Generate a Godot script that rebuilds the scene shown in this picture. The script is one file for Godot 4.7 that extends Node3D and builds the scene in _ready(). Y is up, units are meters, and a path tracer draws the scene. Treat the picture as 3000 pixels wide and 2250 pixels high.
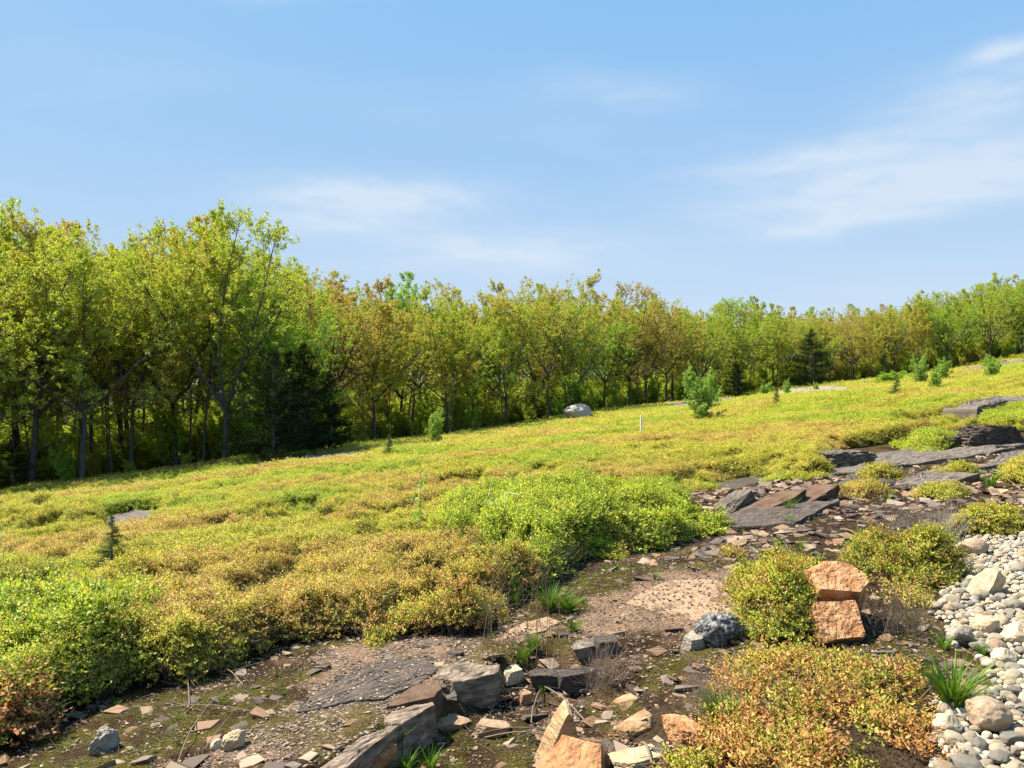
extends Node3D
# A heath on a rocky hill above a spring oak wood. Plan coordinates are (x, d): x metres to the right, d metres ahead (d = -z).

class Buf:
	var v := PackedVector3Array()
	var n := PackedVector3Array()
	var c := PackedColorArray()
	var i := PackedInt32Array()
	func leaf(p: Vector3, along: Vector3, side: Vector3, length: float, width: float, col: Color) -> void:
		var a := along.normalized()
		var s := (side - a * side.dot(a)).normalized()
		var up := a.cross(s)
		var b := v.size()
		var mid := p + a * length * 0.45
		v.append(p); v.append(mid + s * width * 0.5 + up * width * 0.16); v.append(p + a * length - up * length * 0.12); v.append(mid - s * width * 0.5 + up * width * 0.16)
		for k in 4:
			n.append(up); c.append(col)
		i.append_array([b, b + 1, b + 2, b, b + 2, b + 3])
	func tube(p: Vector3, q: Vector3, r0: float, r1: float, sides: int, col: Color) -> void:
		var a := (q - p)
		if a.length() < 1e-5: return
		a = a.normalized()
		var s := a.cross(Vector3(0.31, 0.2, 0.93)).normalized()
		var t := a.cross(s)
		var b := v.size()
		for k in sides:
			var w := TAU * k / sides
			var o := s * cos(w) + t * sin(w)
			v.append(p + o * r0); n.append(o); c.append(col)
			v.append(q + o * r1); n.append(o); c.append(col)
		for k in sides:
			var k0 := b + 2 * k
			var k1 := b + 2 * ((k + 1) % sides)
			i.append_array([k0, k0 + 1, k1, k1, k0 + 1, k1 + 1])
	func blade(p: Vector3, q: Vector3, bend: Vector3, width: float, side: Vector3, col: Color, segs := 3) -> void:
		var b := v.size()
		for k in segs + 1:
			var t := float(k) / segs
			var m := p.lerp(q, t) + bend * (t * t)
			var w := side * width * 0.5 * (1.0 - t * t * 0.97)
			v.append(m - w); v.append(m + w)
			var nn := side.cross(q - p + bend * t).normalized()
			n.append(nn); n.append(nn); c.append(col); c.append(col)
		for k in segs:
			var e := b + 2 * k
			i.append_array([e, e + 2, e + 1, e + 1, e + 2, e + 3])
	func mesh(m: Material) -> ArrayMesh:
		var a := []
		a.resize(Mesh.ARRAY_MAX)
		a[Mesh.ARRAY_VERTEX] = v; a[Mesh.ARRAY_NORMAL] = n; a[Mesh.ARRAY_COLOR] = c; a[Mesh.ARRAY_INDEX] = i
		var r := ArrayMesh.new()
		r.add_surface_from_arrays(Mesh.PRIMITIVE_TRIANGLES, a)
		r.surface_set_material(0, m)
		return r

var rng := RandomNumberGenerator.new()
var used := {}
var M := {}
var ico := {}
var n_relief := FastNoiseLite.new()
var n_wide := FastNoiseLite.new()
var n_hue := FastNoiseLite.new()
var n_rock := FastNoiseLite.new()
const LEDGE := [Vector2(-0.774, 3.420), Vector2(-0.419, 4.093), Vector2(-0.041, 4.558)]

func U(a: float, b: float) -> float: return rng.randf_range(a, b)
func lin(r: float, g: float, b: float) -> Color: return Color(r, g, b).linear_to_srgb()
func sst(a: float, b: float, x: float) -> float:
	var t := clampf((x - a) / (b - a), 0.0, 1.0)
	return t * t * (3.0 - 2.0 * t)

# ---------------------------------------------------------------- terrain
func ledge_dip(x: float, d: float) -> float:
	if d > 8.0 or d < 0.0: return 0.0
	var best := 1e9
	var s := 0.0
	var along := 0.0
	var total := 0.0
	for k in 2:
		var p: Vector2 = LEDGE[k]
		var e: Vector2 = LEDGE[k + 1] - p
		var len := e.length()
		var t := Vector2(x - p.x, d - p.y).dot(e) / (len * len)
		var tc := minf(t, 1.0) if k == 0 else maxf(t, 0.0)
		var r := Vector2(x, d).distance_to(p + e * tc)
		if r < best:
			best = r
			s = r * signf(e.x * (d - p.y) - e.y * (x - p.x))
			along = total + t * len
		total += len
	return -0.18 * (1.0 - sst(0.04, 0.16, s)) * (1.0 - sst(0.3, 1.9, -s)) * (1.0 - sst(total, total + 0.8, along))

func ground(x: float, d: float) -> float:
	var dd := maxf(d, 0.0)
	var y := 0.1 * x - 0.029 * dd
	if x > 35.0: y += 1.2 * pow(minf((x - 35.0) / 30.0, 1.6), 2.0)
	y += 0.05 * sin(0.55 * x + 1.1) * sin(0.42 * d + 0.4) + 0.02 * sin(1.9 * x - 0.6 * d)
	y += 0.14 * sin(0.16 * x + 0.1 * d) * minf(dd / 30.0, 1.0)
	return y + ledge_dip(x, d)

func ground0(x: float, d: float) -> float: return ground(x, d) - ledge_dip(x, d)
func at(p: Vector2, up := 0.0) -> Vector3: return Vector3(p.x, ground(p.x, p.y) + up, -p.y)

# ---------------------------------------------------------------- plan of the ground cover
const CELL := 0.1
const NX := 360
const ND := 340
const X0 := -17.0
const D0 := 1.6
enum { HEATH, BARE, SAND, COBBLE, RUBBLE, BRONZE, MOSS, ROCK, GRAVEL, FIRST_SHRUB = 20 }
var cls := PackedByteArray()
var hgt := PackedFloat32Array()
var clearings := []   # [x, d, half width, half depth] of bare rock far out on the heath
var shrubs := []      # things made of shrub: [label, name, height, palette, group]

func paint(poly: Array, kind: int, h: float) -> void:
	var pts := PackedVector2Array(poly)
	var lo := pts[0]
	var hi := pts[0]
	for p in pts:
		lo = lo.min(p); hi = hi.max(p)
	for j in range(maxi(0, int((lo.y - D0) / CELL)), mini(ND, int((hi.y - D0) / CELL) + 1)):
		for k in range(maxi(0, int((lo.x - X0) / CELL)), mini(NX, int((hi.x - X0) / CELL) + 1)):
			var q := Vector2(X0 + (k + 0.5) * CELL, D0 + (j + 0.5) * CELL)
			var wob := minf(0.16, 0.03 * q.y)
			q += Vector2(n_relief.get_noise_2d(q.x * 2.1, q.y * 2.1), n_relief.get_noise_2d(q.x * 2.1 + 50.0, q.y * 2.1)) * wob
			if Geometry2D.is_point_in_polygon(q, pts):
				cls[j * NX + k] = kind
				hgt[j * NX + k] = h

func shrub_zone(poly: Array, called: String, label: String, h: float, palette: String, group := "") -> void:
	shrubs.append([called, label, h, palette, group])
	paint(poly, FIRST_SHRUB + shrubs.size() - 1, h)

func blur() -> void:
	for axis in 2:
		var src := hgt.duplicate()
		var st := 1 if axis == 0 else NX
		for j in range(1, ND - 1):
			for k in range(1, NX - 1):
				var o := j * NX + k
				hgt[o] = 0.25 * src[o - st] + 0.5 * src[o] + 0.25 * src[o + st]

func kind_at(x: float, d: float) -> int:
	var k := int((x - X0) / CELL)
	var j := int((d - D0) / CELL)
	if k >= 0 and k < NX and j >= 0 and j < ND and x > X0: return cls[j * NX + k]
	for c in clearings:
		var e := Vector2((x - c[0]) / c[2], (d - c[1]) / c[3])
		if e.length() + 0.25 * n_relief.get_noise_2d(x, d) < 1.0: return ROCK
	return HEATH

func cover(x: float, d: float) -> float:
	var fx := (x - X0) / CELL - 0.5
	var fd := (d - D0) / CELL - 0.5
	var h := 0.36
	if fx > 1.0 and fx < NX - 2.0 and fd > 0.0 and fd < ND - 2.0:
		var k := int(fx)
		var j := int(fd)
		var u := fx - k
		var w := fd - j
		var o := j * NX + k
		h = lerpf(lerpf(hgt[o], hgt[o + 1], u), lerpf(hgt[o + NX], hgt[o + NX + 1], u), w)
	if h < 0.02: return h
	var far := clampf(d / 16.0, 0.0, 1.0)
	var bumps := n_relief.get_noise_2d(x * 1.3, d * 1.3)
	var big := n_wide.get_noise_2d(x, d * 1.3)
	var cushion := sst(-0.3, 0.06, bumps * (1.0 - 0.3 * far) + big * (0.35 + 0.5 * far))
	var r := 0.42 + 0.52 * cushion + 0.3 * n_relief.get_noise_2d(x * 2.7 + 20.0, d * 2.7) * (1.0 - 0.5 * far) + 0.3 * big
	return h * maxf(r, 0.22)

# ---------------------------------------------------------------- naming
func numbered(called: String) -> String:
	used[called] = used.get(called, -1) + 1
	return called if used[called] == 0 else "%s_%03d" % [called, used[called]]
func tag(o: Node3D, label: String, category: String, group := "") -> void:
	o.set_meta("label", label)
	o.set_meta("category", category)
	if group: o.set_meta("group", group)
func thing(called: String, label: String, category: String, where: Vector3, group := "", turn := 0.0) -> Node3D:
	var o := Node3D.new()
	o.name = numbered(called)
	add_child(o)
	o.position = where
	o.rotation.y = turn
	tag(o, label, category, group)
	return o
func part(called: String, m: Mesh, parent: Node3D, mat: Material = null) -> MeshInstance3D:
	var o := MeshInstance3D.new()
	o.name = called
	o.mesh = m
	if mat: o.material_override = mat
	parent.add_child(o, true)
	return o
func single(called: String, label: String, category: String, m: Mesh, where: Vector3, group := "", mat: Material = null) -> MeshInstance3D:
	var o := MeshInstance3D.new()
	o.name = numbered(called)
	o.mesh = m
	if mat: o.material_override = mat
	add_child(o)
	o.position = where
	tag(o, label, category, group)
	return o
func many(called: String, m: Mesh, spots: Array, cols: Array, parent: Node3D) -> MultiMeshInstance3D:
	var mm := MultiMesh.new()
	mm.transform_format = MultiMesh.TRANSFORM_3D
	mm.use_colors = true
	mm.mesh = m
	mm.instance_count = spots.size()
	for k in spots.size():
		mm.set_instance_transform(k, spots[k])
		mm.set_instance_color(k, cols[k])
	var o := MultiMeshInstance3D.new()
	o.name = called
	o.multimesh = mm
	parent.add_child(o, true)
	if parent != self: o.set_meta("kind", "stuff")
	return o
func stuff(o: Node3D, label: String, category: String) -> void:
	tag(o, label, category)
	o.set_meta("kind", "stuff")

# ---------------------------------------------------------------- materials
func noise_tex(seed_: int, freq: float, octaves: int, ramp: Array, size := 512, kind := FastNoiseLite.TYPE_SIMPLEX_SMOOTH) -> NoiseTexture2D:
	var f := FastNoiseLite.new()
	f.seed = seed_; f.frequency = freq; f.fractal_octaves = octaves; f.noise_type = kind; f.fractal_gain = 0.6
	var t := NoiseTexture2D.new()
	t.width = size; t.height = size; t.seamless = true; t.noise = f
	if ramp:
		var g := Gradient.new()
		var offs := PackedFloat32Array()
		var cs := PackedColorArray()
		for r in ramp:
			offs.append(r[0]); cs.append(r[1])
		g.offsets = offs; g.colors = cs
		t.color_ramp = g
	return t
func rock_mat(tex: Texture2D, bump: Texture2D, tint: Color, scale: Vector3, relief: float, rough := 0.92) -> StandardMaterial3D:
	var m := StandardMaterial3D.new()
	m.albedo_color = tint
	m.albedo_texture = tex
	m.uv1_triplanar = true
	m.uv1_scale = scale
	m.roughness = rough
	m.heightmap_enabled = true
	m.heightmap_texture = bump
	m.heightmap_scale = relief
	return m
func leaf_mat(tint: Color, glow: float, rough := 0.55) -> StandardMaterial3D:
	var m := StandardMaterial3D.new()
	m.albedo_color = tint
	m.vertex_color_use_as_albedo = true
	m.roughness = rough
	m.metallic_specular = 0.4
	m.backlight_enabled = true
	m.backlight = Color(glow, glow, glow * 0.6)
	m.cull_mode = BaseMaterial3D.CULL_DISABLED
	return m
func plain_mat(tint: Color, rough := 0.9) -> StandardMaterial3D:
	var m := StandardMaterial3D.new()
	m.albedo_color = tint
	m.vertex_color_use_as_albedo = true
	m.roughness = rough
	return m

func make_materials() -> void:
	var rust := noise_tex(3, 0.007, 5, [[0.0, lin(0.13, 0.075, 0.045)], [0.3, lin(0.32, 0.175, 0.085)], [0.5, lin(0.44, 0.275, 0.155)], [0.7, lin(0.5, 0.365, 0.235)], [1.0, lin(0.46, 0.41, 0.34)]])
	var grey := noise_tex(4, 0.012, 6, [[0.0, lin(0.045, 0.038, 0.034)], [0.4, lin(0.13, 0.113, 0.1)], [0.65, lin(0.22, 0.195, 0.17)], [1.0, lin(0.4, 0.35, 0.3)]])
	var dark := noise_tex(5, 0.014, 6, [[0.0, lin(0.03, 0.026, 0.024)], [0.5, lin(0.085, 0.073, 0.066)], [0.75, lin(0.15, 0.12, 0.1)], [1.0, lin(0.28, 0.22, 0.17)]])
	var pale := noise_tex(6, 0.02, 5, [[0.0, lin(0.22, 0.185, 0.13)], [0.35, lin(0.36, 0.315, 0.24)], [0.6, lin(0.42, 0.375, 0.3)], [1.0, lin(0.48, 0.445, 0.375)]])
	var lichen := noise_tex(7, 0.02, 6, [[0.0, lin(0.02, 0.02, 0.02)], [0.4, lin(0.05, 0.048, 0.045)], [0.52, lin(0.12, 0.118, 0.11)], [0.66, lin(0.27, 0.265, 0.25)], [1.0, lin(0.38, 0.375, 0.36)]])
	var bump := noise_tex(8, 0.02, 6, [])
	var fine := noise_tex(9, 0.06, 4, [])
	var strata := noise_tex(10, 0.012, 5, [])
	M.rust = rock_mat(rust, bump, lin(0.86, 0.68, 0.52), Vector3(1.6, 1.6, 1.6), 2.2)
	M.rust_dark = rock_mat(rust, fine, lin(0.22, 0.19, 0.18), Vector3(1.2, 1.2, 1.2), 0.8)
	M.tan_grey = rock_mat(grey, strata, lin(1.05, 0.9, 0.74), Vector3(1.2, 2.6, 3.0), 2.5)
	M.tan = rock_mat(rust, bump, lin(0.72, 0.72, 0.62), Vector3(0.9, 3.5, 0.9), 1.6)
	M.grey = rock_mat(grey, strata, lin(0.82, 0.76, 0.69), Vector3(0.8, 4.0, 5.0), 3.0)
	M.dark = rock_mat(dark, strata, lin(0.85, 0.78, 0.71), Vector3(0.8, 4.0, 5.0), 3.0)
	M.lichen = rock_mat(lichen, bump, Color.WHITE, Vector3(2.4, 3.2, 2.4), 2.0)
	M.sand = rock_mat(pale, fine, lin(0.68, 0.5, 0.385), Vector3(0.8, 0.8, 0.8), 0.8)
	M.white_rock = rock_mat(pale, bump, lin(0.95, 0.98, 1.1), Vector3(0.6, 0.6, 0.6), 6.0)
	M.pale_grey = rock_mat(grey, bump, lin(1.3, 1.25, 1.2), Vector3(0.6, 0.6, 1.4), 5.0)
	M.cobbles = []
	for t in [lin(0.95, 0.86, 0.72), lin(0.86, 0.8, 0.7), lin(0.98, 0.92, 0.82), lin(0.6, 0.6, 0.6), lin(0.74, 0.6, 0.5), lin(0.45, 0.47, 0.5)]:
		M.cobbles.append(rock_mat(pale, fine, t, Vector3(2.0, 2.0, 2.0), 0.35, 0.8))
	M.shards = [rock_mat(rust, fine, lin(0.55, 0.5, 0.45), Vector3(1.1, 1.1, 1.1), 0.6), rock_mat(grey, fine, lin(0.9, 0.82, 0.72), Vector3(1.5, 1.5, 1.5), 0.6), rock_mat(pale, fine, lin(0.95, 0.8, 0.6), Vector3(1.5, 1.5, 1.5), 0.6), rock_mat(dark, fine, lin(1.0, 0.9, 0.82), Vector3(1.5, 1.5, 1.5), 0.6)]
	M.chip = plain_mat(Color.WHITE)
	M.heath_leaf = leaf_mat(Color.WHITE, 0.94, 0.55)
	M.blade = leaf_mat(Color.WHITE, 0.7, 0.5)
	M.twig = plain_mat(Color.WHITE)
	var bark_t := noise_tex(11, 0.02, 5, [[0.0, lin(0.03, 0.026, 0.022)], [0.5, lin(0.08, 0.07, 0.06)], [1.0, lin(0.17, 0.15, 0.13)]])
	M.bark = rock_mat(bark_t, bump, Color.WHITE, Vector3(1.2, 0.35, 1.2), 2.0)
	M.tree_leaf = []
	for t in [lin(0.43, 0.5, 0.075), lin(0.5, 0.46, 0.1), lin(0.48, 0.37, 0.13), lin(0.32, 0.49, 0.06)]:
		M.tree_leaf.append(leaf_mat(t, 0.92, 0.6))
	M.grass = leaf_mat(lin(0.12, 0.22, 0.02), 0.8)
	M.seedling_needle = leaf_mat(lin(0.1, 0.16, 0.03), 0.6)
	M.needle = leaf_mat(lin(0.022, 0.045, 0.013), 0.4, 0.9)
	M.needle.metallic_specular = 0.1
	M.seedling = leaf_mat(lin(0.3, 0.46, 0.1), 0.9)
	var soil := noise_tex(12, 0.03, 6, [[0.0, Color(0.42, 0.4, 0.38)], [0.5, Color(0.8, 0.79, 0.77)], [1.0, Color(1, 1, 1)]], 1024)
	var g := StandardMaterial3D.new()
	g.vertex_color_use_as_albedo = true
	g.albedo_texture = soil
	g.uv1_triplanar = true
	g.uv1_world_triplanar = true
	g.uv1_scale = Vector3(0.9, 0.9, 0.9)
	g.roughness = 1.0
	g.metallic_specular = 0.2
	g.heightmap_enabled = true
	g.heightmap_texture = noise_tex(13, 0.05, 5, [], 1024)
	g.heightmap_scale = 2.5
	M.ground = g
	M.paint = StandardMaterial3D.new()
	M.paint.albedo_color = lin(0.75, 0.72, 0.66)
	M.paint.roughness = 0.6

# ---------------------------------------------------------------- rocks
func icosphere(level: int) -> Array:
	if ico.has(level): return ico[level]
	var v: Array
	var f: Array
	if level == 0:
		var t := (1.0 + sqrt(5.0)) / 2.0
		v = []
		for q in [[-1, t, 0], [1, t, 0], [-1, -t, 0], [1, -t, 0], [0, -1, t], [0, 1, t], [0, -1, -t], [0, 1, -t], [t, 0, -1], [t, 0, 1], [-t, 0, -1], [-t, 0, 1]]:
			v.append(Vector3(q[0], q[1], q[2]).normalized())
		f = [[0, 11, 5], [0, 5, 1], [0, 1, 7], [0, 7, 10], [0, 10, 11], [1, 5, 9], [5, 11, 4], [11, 10, 2], [10, 7, 6], [7, 1, 8], [3, 9, 4], [3, 4, 2], [3, 2, 6], [3, 6, 8], [3, 8, 9], [4, 9, 5], [2, 4, 11], [6, 2, 10], [8, 6, 7], [9, 8, 1]]
	else:
		var prev := icosphere(level - 1)
		v = prev[0].duplicate()
		f = []
		var mids := {}
		for tri in prev[1]:
			var m := []
			for e in 3:
				var a: int = tri[e]
				var b: int = tri[(e + 1) % 3]
				var key := mini(a, b) * 100000 + maxi(a, b)
				if not mids.has(key):
					mids[key] = v.size()
					v.append((v[a] + v[b]).normalized())
				m.append(mids[key])
			f.append_array([[tri[0], m[0], m[2]], [tri[1], m[1], m[0]], [tri[2], m[2], m[1]], [m[0], m[1], m[2]]])
	ico[level] = [v, f]
	return ico[level]

func surface_of(v: PackedVector3Array, f: Array, mat: Material, smooth: bool, col := Color.WHITE) -> ArrayMesh:
	var st := SurfaceTool.new()
	st.begin(Mesh.PRIMITIVE_TRIANGLES)
	st.set_smooth_group(0 if smooth else -1)
	st.set_color(col)
	if smooth:
		for p in v:
			st.set_color(col)
			st.add_vertex(p)
		for t in f:
			st.add_index(t[0]); st.add_index(t[2]); st.add_index(t[1])
	else:
		for t in f:
			for e in [t[0], t[2], t[1]]:
				st.set_color(col)
				st.add_vertex(v[e])
	st.generate_normals()
	var m := st.commit()
	m.surface_set_material(0, mat)
	return m

func rock(seed_: int, size: Vector3, cuts: int, rough: float, level: int, mat: Material, smooth := false, layers := 0) -> ArrayMesh:
	var r := RandomNumberGenerator.new()
	r.seed = seed_
	var planes := []
	for k in cuts:
		var a := Vector3(r.randfn(), r.randfn() * 0.8, r.randfn()).normalized()
		planes.append([a, r.randf_range(0.55, 0.9)])
	if cuts > 3:
		planes.append([Vector3(r.randf_range(-0.15, 0.15), 1, r.randf_range(-0.15, 0.15)).normalized(), r.randf_range(0.5, 0.75)])
	var g := icosphere(level)
	var out := PackedVector3Array()
	for d in g[0]:
		var q: Vector3 = d
		if cuts > 3:   # boxier before it is cut
			q = Vector3(signf(d.x) * pow(absf(d.x), 0.7), signf(d.y) * pow(absf(d.y), 0.7), signf(d.z) * pow(absf(d.z), 0.7))
		for pl in planes:
			var over: float = q.dot(pl[0]) - pl[1]
			if over > 0.0: q -= pl[0] * over
		var nz := n_rock.get_noise_3d(q.x * 1.6 + seed_ * 3.1, q.y * 1.6, q.z * 1.6) + 0.5 * n_rock.get_noise_3d(q.x * 4.0, q.y * 4.0 + seed_, q.z * 4.0)
		q *= 1.0 + rough * nz
		if layers > 0:
			var ly := floorf(q.y * layers + 0.3 * n_rock.get_noise_2d(q.x * 2.0, q.z * 2.0 + seed_))
			var off := 1.0 + 0.09 * sin(ly * 12.9898 + seed_) 
			q = Vector3(q.x * off, q.y, q.z * off)
		out.append(q * size * 0.5)
	return surface_of(out, g[1], mat, smooth)

# A sheet of rock whose rim is the given outline in plan and whose top follows the ground.
func sheet(seed_: int, outline: Array, lift: float, thick: float, mat: Material, relief := 0.03, rise := -1.0) -> Array:
	var mid := Vector2.ZERO
	for p in outline: mid += p / outline.size()
	var rim := []
	for k in outline.size():
		var a: Vector2 = outline[k]
		var b: Vector2 = outline[(k + 1) % outline.size()]
		var steps := clampi(int(a.distance_to(b) / (0.05 + 0.012 * mid.y)), 2, 16)
		for s in steps:
			var p := a.lerp(b, float(s) / steps)
			p += Vector2(n_rock.get_noise_2d(p.x * 9.0, p.y * 9.0 + seed_), n_rock.get_noise_2d(p.x * 9.0 + 40.0, p.y * 9.0 + seed_)) * minf(0.05, a.distance_to(b) * 0.12) * (1.0 + mid.y * 0.03)
			rim.append(p)
	var n := rim.size()
	var v := PackedVector3Array()
	var base := Vector3(mid.x, ground0(mid.x, mid.y) + rise, -mid.y) if rise >= 0.0 else at(mid)
	var rings := []
	var drop := []
	for k in 18:
		rings.append(0.06 + 0.054 * k)
		drop.append(0.0)
	var top := rings.size() + 1
	rings.append_array([0.995, 1.0, 1.0, 0.995, 0.96])
	drop.append_array([0.02, 0.1, 0.5, 0.75, 1.0])
	v.append(Vector3(0, lift, 0))
	for j in rings.size():
		for k in n:
			var p := mid.lerp(rim[k], rings[j])
			var q := at(p, lift - thick * drop[j])
			if rise >= 0.0: q.y = ground0(p.x, p.y) + rise + lift - thick * drop[j]
			var fine := clampf(6.0 / mid.y, 0.35, 1.6)
			var e1 := (p.x * 0.8 + p.y * 0.6) * fine
			var e2 := (p.y * 0.8 - p.x * 0.6) * fine
			var bumpy := 0.7 * n_rock.get_noise_2d(e1 * 1.2 + seed_, e2 * 3.5) - absf(n_rock.get_noise_2d(e1 * 1.5, e2 * 8.0 + seed_)) + 0.4 * n_rock.get_noise_2d(e1 * 7.0, e2 * 16.0 + seed_)
			q.y += relief * bumpy * (1.0 if j <= top else 0.2)
			if j > top:
				var jig := n_rock.get_noise_2d(k * 3.7 + seed_, j * 11.0) * thick * 0.16
				q += Vector3(rim[k].x - mid.x, 0, -(rim[k].y - mid.y)).normalized() * jig
			v.append((q - base).rotated(Vector3.UP, -0.6))
	var f := []
	for k in n: f.append([0, 1 + k, 1 + (k + 1) % n])
	for j in rings.size() - 1:
		for k in n:
			var a := 1 + j * n + k
			var b := 1 + j * n + (k + 1) % n
			f.append([a, a + n, b]); f.append([b, a + n, b + n])
	return [surface_of(v, f, mat, false), base]

# ---------------------------------------------------------------- foliage
func wander() -> Vector3: return Vector3(rng.randfn(), rng.randfn(), rng.randfn())

func shoot_clump(seed_: int, shoots: int, radius: float, tall: float, leaf_len: float) -> ArrayMesh:
	rng.seed = seed_
	var b := Buf.new()
	for s in shoots:
		var w := U(0, TAU)
		var rr := radius * sqrt(rng.randf())
		var dir := (Vector3.UP + Vector3(cos(w), 0, sin(w)) * U(0.1, 0.75)).normalized()
		var foot := Vector3(cos(w) * rr * 0.4, -tall * 0.7, sin(w) * rr * 0.4)
		var tip := foot + Vector3(cos(w) * rr * 0.6, 0, sin(w) * rr * 0.6) + dir * tall * U(0.7, 1.15)
		b.tube(foot, tip, 0.0016, 0.0009, 3, Color(0.16, 0.1, 0.06))
		var count := rng.randi_range(7, 11)
		var young := U(0.0, 1.0)
		for k in count:
			var t := 0.35 + 0.65 * k / (count - 1.0)
			var az := k * 2.4 + s
			var out := Vector3(cos(az), 0, sin(az))
			var along := (out * U(0.7, 1.2) + dir * U(0.15, 1.0)).normalized()
			var tone := U(0.8, 1.15)
			var col := Color(tone * U(0.94, 1.08), tone, tone * U(0.8, 1.2))
			if rng.randf() < 0.15: col = Color(tone * 0.5, tone * 0.8, tone * 0.6)
			elif rng.randf() < 0.18 * young: col = Color(tone * 1.25, tone * 0.85, tone * 1.3)
			var ll := leaf_len * U(0.65, 1.25)
			b.leaf(foot.lerp(tip, t), along, out.cross(dir) + wander() * 0.35, ll, ll * U(0.42, 0.58), col)
	return b.mesh(M.heath_leaf)

func stick_clump(seed_: int, count: int, spread: float, tall: float, thick: float) -> ArrayMesh:
	rng.seed = seed_
	var b := Buf.new()
	for s in count:
		var w := U(0, TAU)
		var dir := (Vector3.UP + Vector3(cos(w), 0, sin(w)) * U(0.05, 0.9)).normalized()
		var p := Vector3(U(-1, 1), 0, U(-1, 1)) * spread * 0.5
		for k in 3:
			var q := p + (dir + wander() * 0.22).normalized() * tall / 3.0 * U(0.7, 1.2)
			var tone := U(0.7, 1.3)
			b.tube(p, q, thick * (1.0 - 0.25 * k), thick * (0.75 - 0.25 * k) + 0.0003, 3, Color(tone, tone, tone))
			if rng.randf() < 0.7:
				b.tube(q, q + (dir + wander() * 0.8).normalized() * tall * 0.25, thick * 0.5, thick * 0.25, 3, Color(tone, tone, tone))
			p = q
	return b.mesh(M.twig)

func grass_tuft(seed_: int, blades: int, tall: float, width: float, lean: float) -> ArrayMesh:
	rng.seed = seed_
	var b := Buf.new()
	for k in blades:
		var w := U(0, TAU)
		var out := Vector3(cos(w), 0, sin(w))
		var p := out * U(0, 0.06) * tall * 3.0
		var hh := tall * U(0.5, 1.1)
		var tone := U(0.7, 1.25)
		var col := Color(tone, tone, tone) if rng.randf() > 0.2 else Color(2.4, 1.15, 5.0)
		b.blade(p, p + (Vector3.UP + out * U(0.1, 0.5) * lean).normalized() * hh, out * hh * U(0.1, 0.7) * lean - Vector3.UP * hh * 0.18 * lean, width * U(0.7, 1.3), out.cross(Vector3.UP).rotated(Vector3.UP, U(-0.6, 0.6)), col, 4)
	return b.mesh(M.blade)

func tuft(b: Buf, p: Vector3, dir: Vector3, count: int, size: float) -> void:
	for k in count:
		var along := (dir * 0.55 + wander() * 0.6).normalized()
		var tone := U(0.72, 1.25)
		b.leaf(p + wander() * size * 0.35, along, wander(), size * U(0.7, 1.3), size * U(0.4, 0.65), Color(tone * U(0.9, 1.14), tone, tone * U(0.7, 1.3)))

func limb(wood: Buf, leaves: Buf, p: Vector3, dir: Vector3, length: float, r: float, level: int, o: Dictionary) -> void:
	var segs := 4 if level <= 1 else 3 if level == 2 else 2
	var nodes := [p]
	var dirs := [dir]
	var a := dir
	var q := p
	for s in segs:
		a = (a + wander() * o.wobble + Vector3.UP * o.rise).normalized()
		var nq := q + a * length / segs
		if o.env.x > 0.0 and s > 0 and (Vector3(nq.x, nq.y - o.mid, nq.z) / o.env).length() > 1.0:
			segs = s
			break
		var r0 := r * (1.0 - 0.72 * s / segs)
		var r1 := r * (1.0 - 0.72 * (s + 1.0) / segs)
		wood.tube(q, nq, r0, r1, 7 if level == 0 else 5 if level == 1 else 3, Color.WHITE)
		q = nq
		nodes.append(q)
		dirs.append(a)
	if level >= o.depth and segs > 0:
		for k in o.tufts:
			var t := U(0.25, 1.05) * segs
			var i0 := mini(int(t), segs - 1)
			tuft(leaves, nodes[i0].lerp(nodes[i0 + 1], t - i0) + wander() * o.leaf * 0.5, dirs[i0 + 1], o.leaves, o.leaf)
		return
	if segs == 0: return
	var kids: int = o.kids[level]
	var w := U(0, TAU)
	for k in kids:
		var t: float = lerpf(o.start[level], 1.0, (k + U(0.2, 0.8)) / kids) * segs
		var i0 := mini(int(t), segs - 1)
		var from: Vector3 = nodes[i0].lerp(nodes[i0 + 1], t - i0)
		var main: Vector3 = dirs[i0 + 1]
		w += 2.4 + U(-0.5, 0.5)
		var side := main.cross(Vector3(0.2, 0.1, 0.97)).normalized().rotated(main, w)
		var open: float = U(o.open[level][0], o.open[level][1])
		var d := (main * cos(open) + side * sin(open)).normalized()
		limb(wood, leaves, from, d, length * o.ratio[level] * U(0.75, 1.15) * (1.0 - 0.35 * t / segs), r * (1.0 - 0.7 * t / segs) * U(0.5, 0.72), level + 1, o)
	limb(wood, leaves, q, a, length * o.ratio[level] * 0.8, r * 0.3, level + 1, o)

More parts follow.
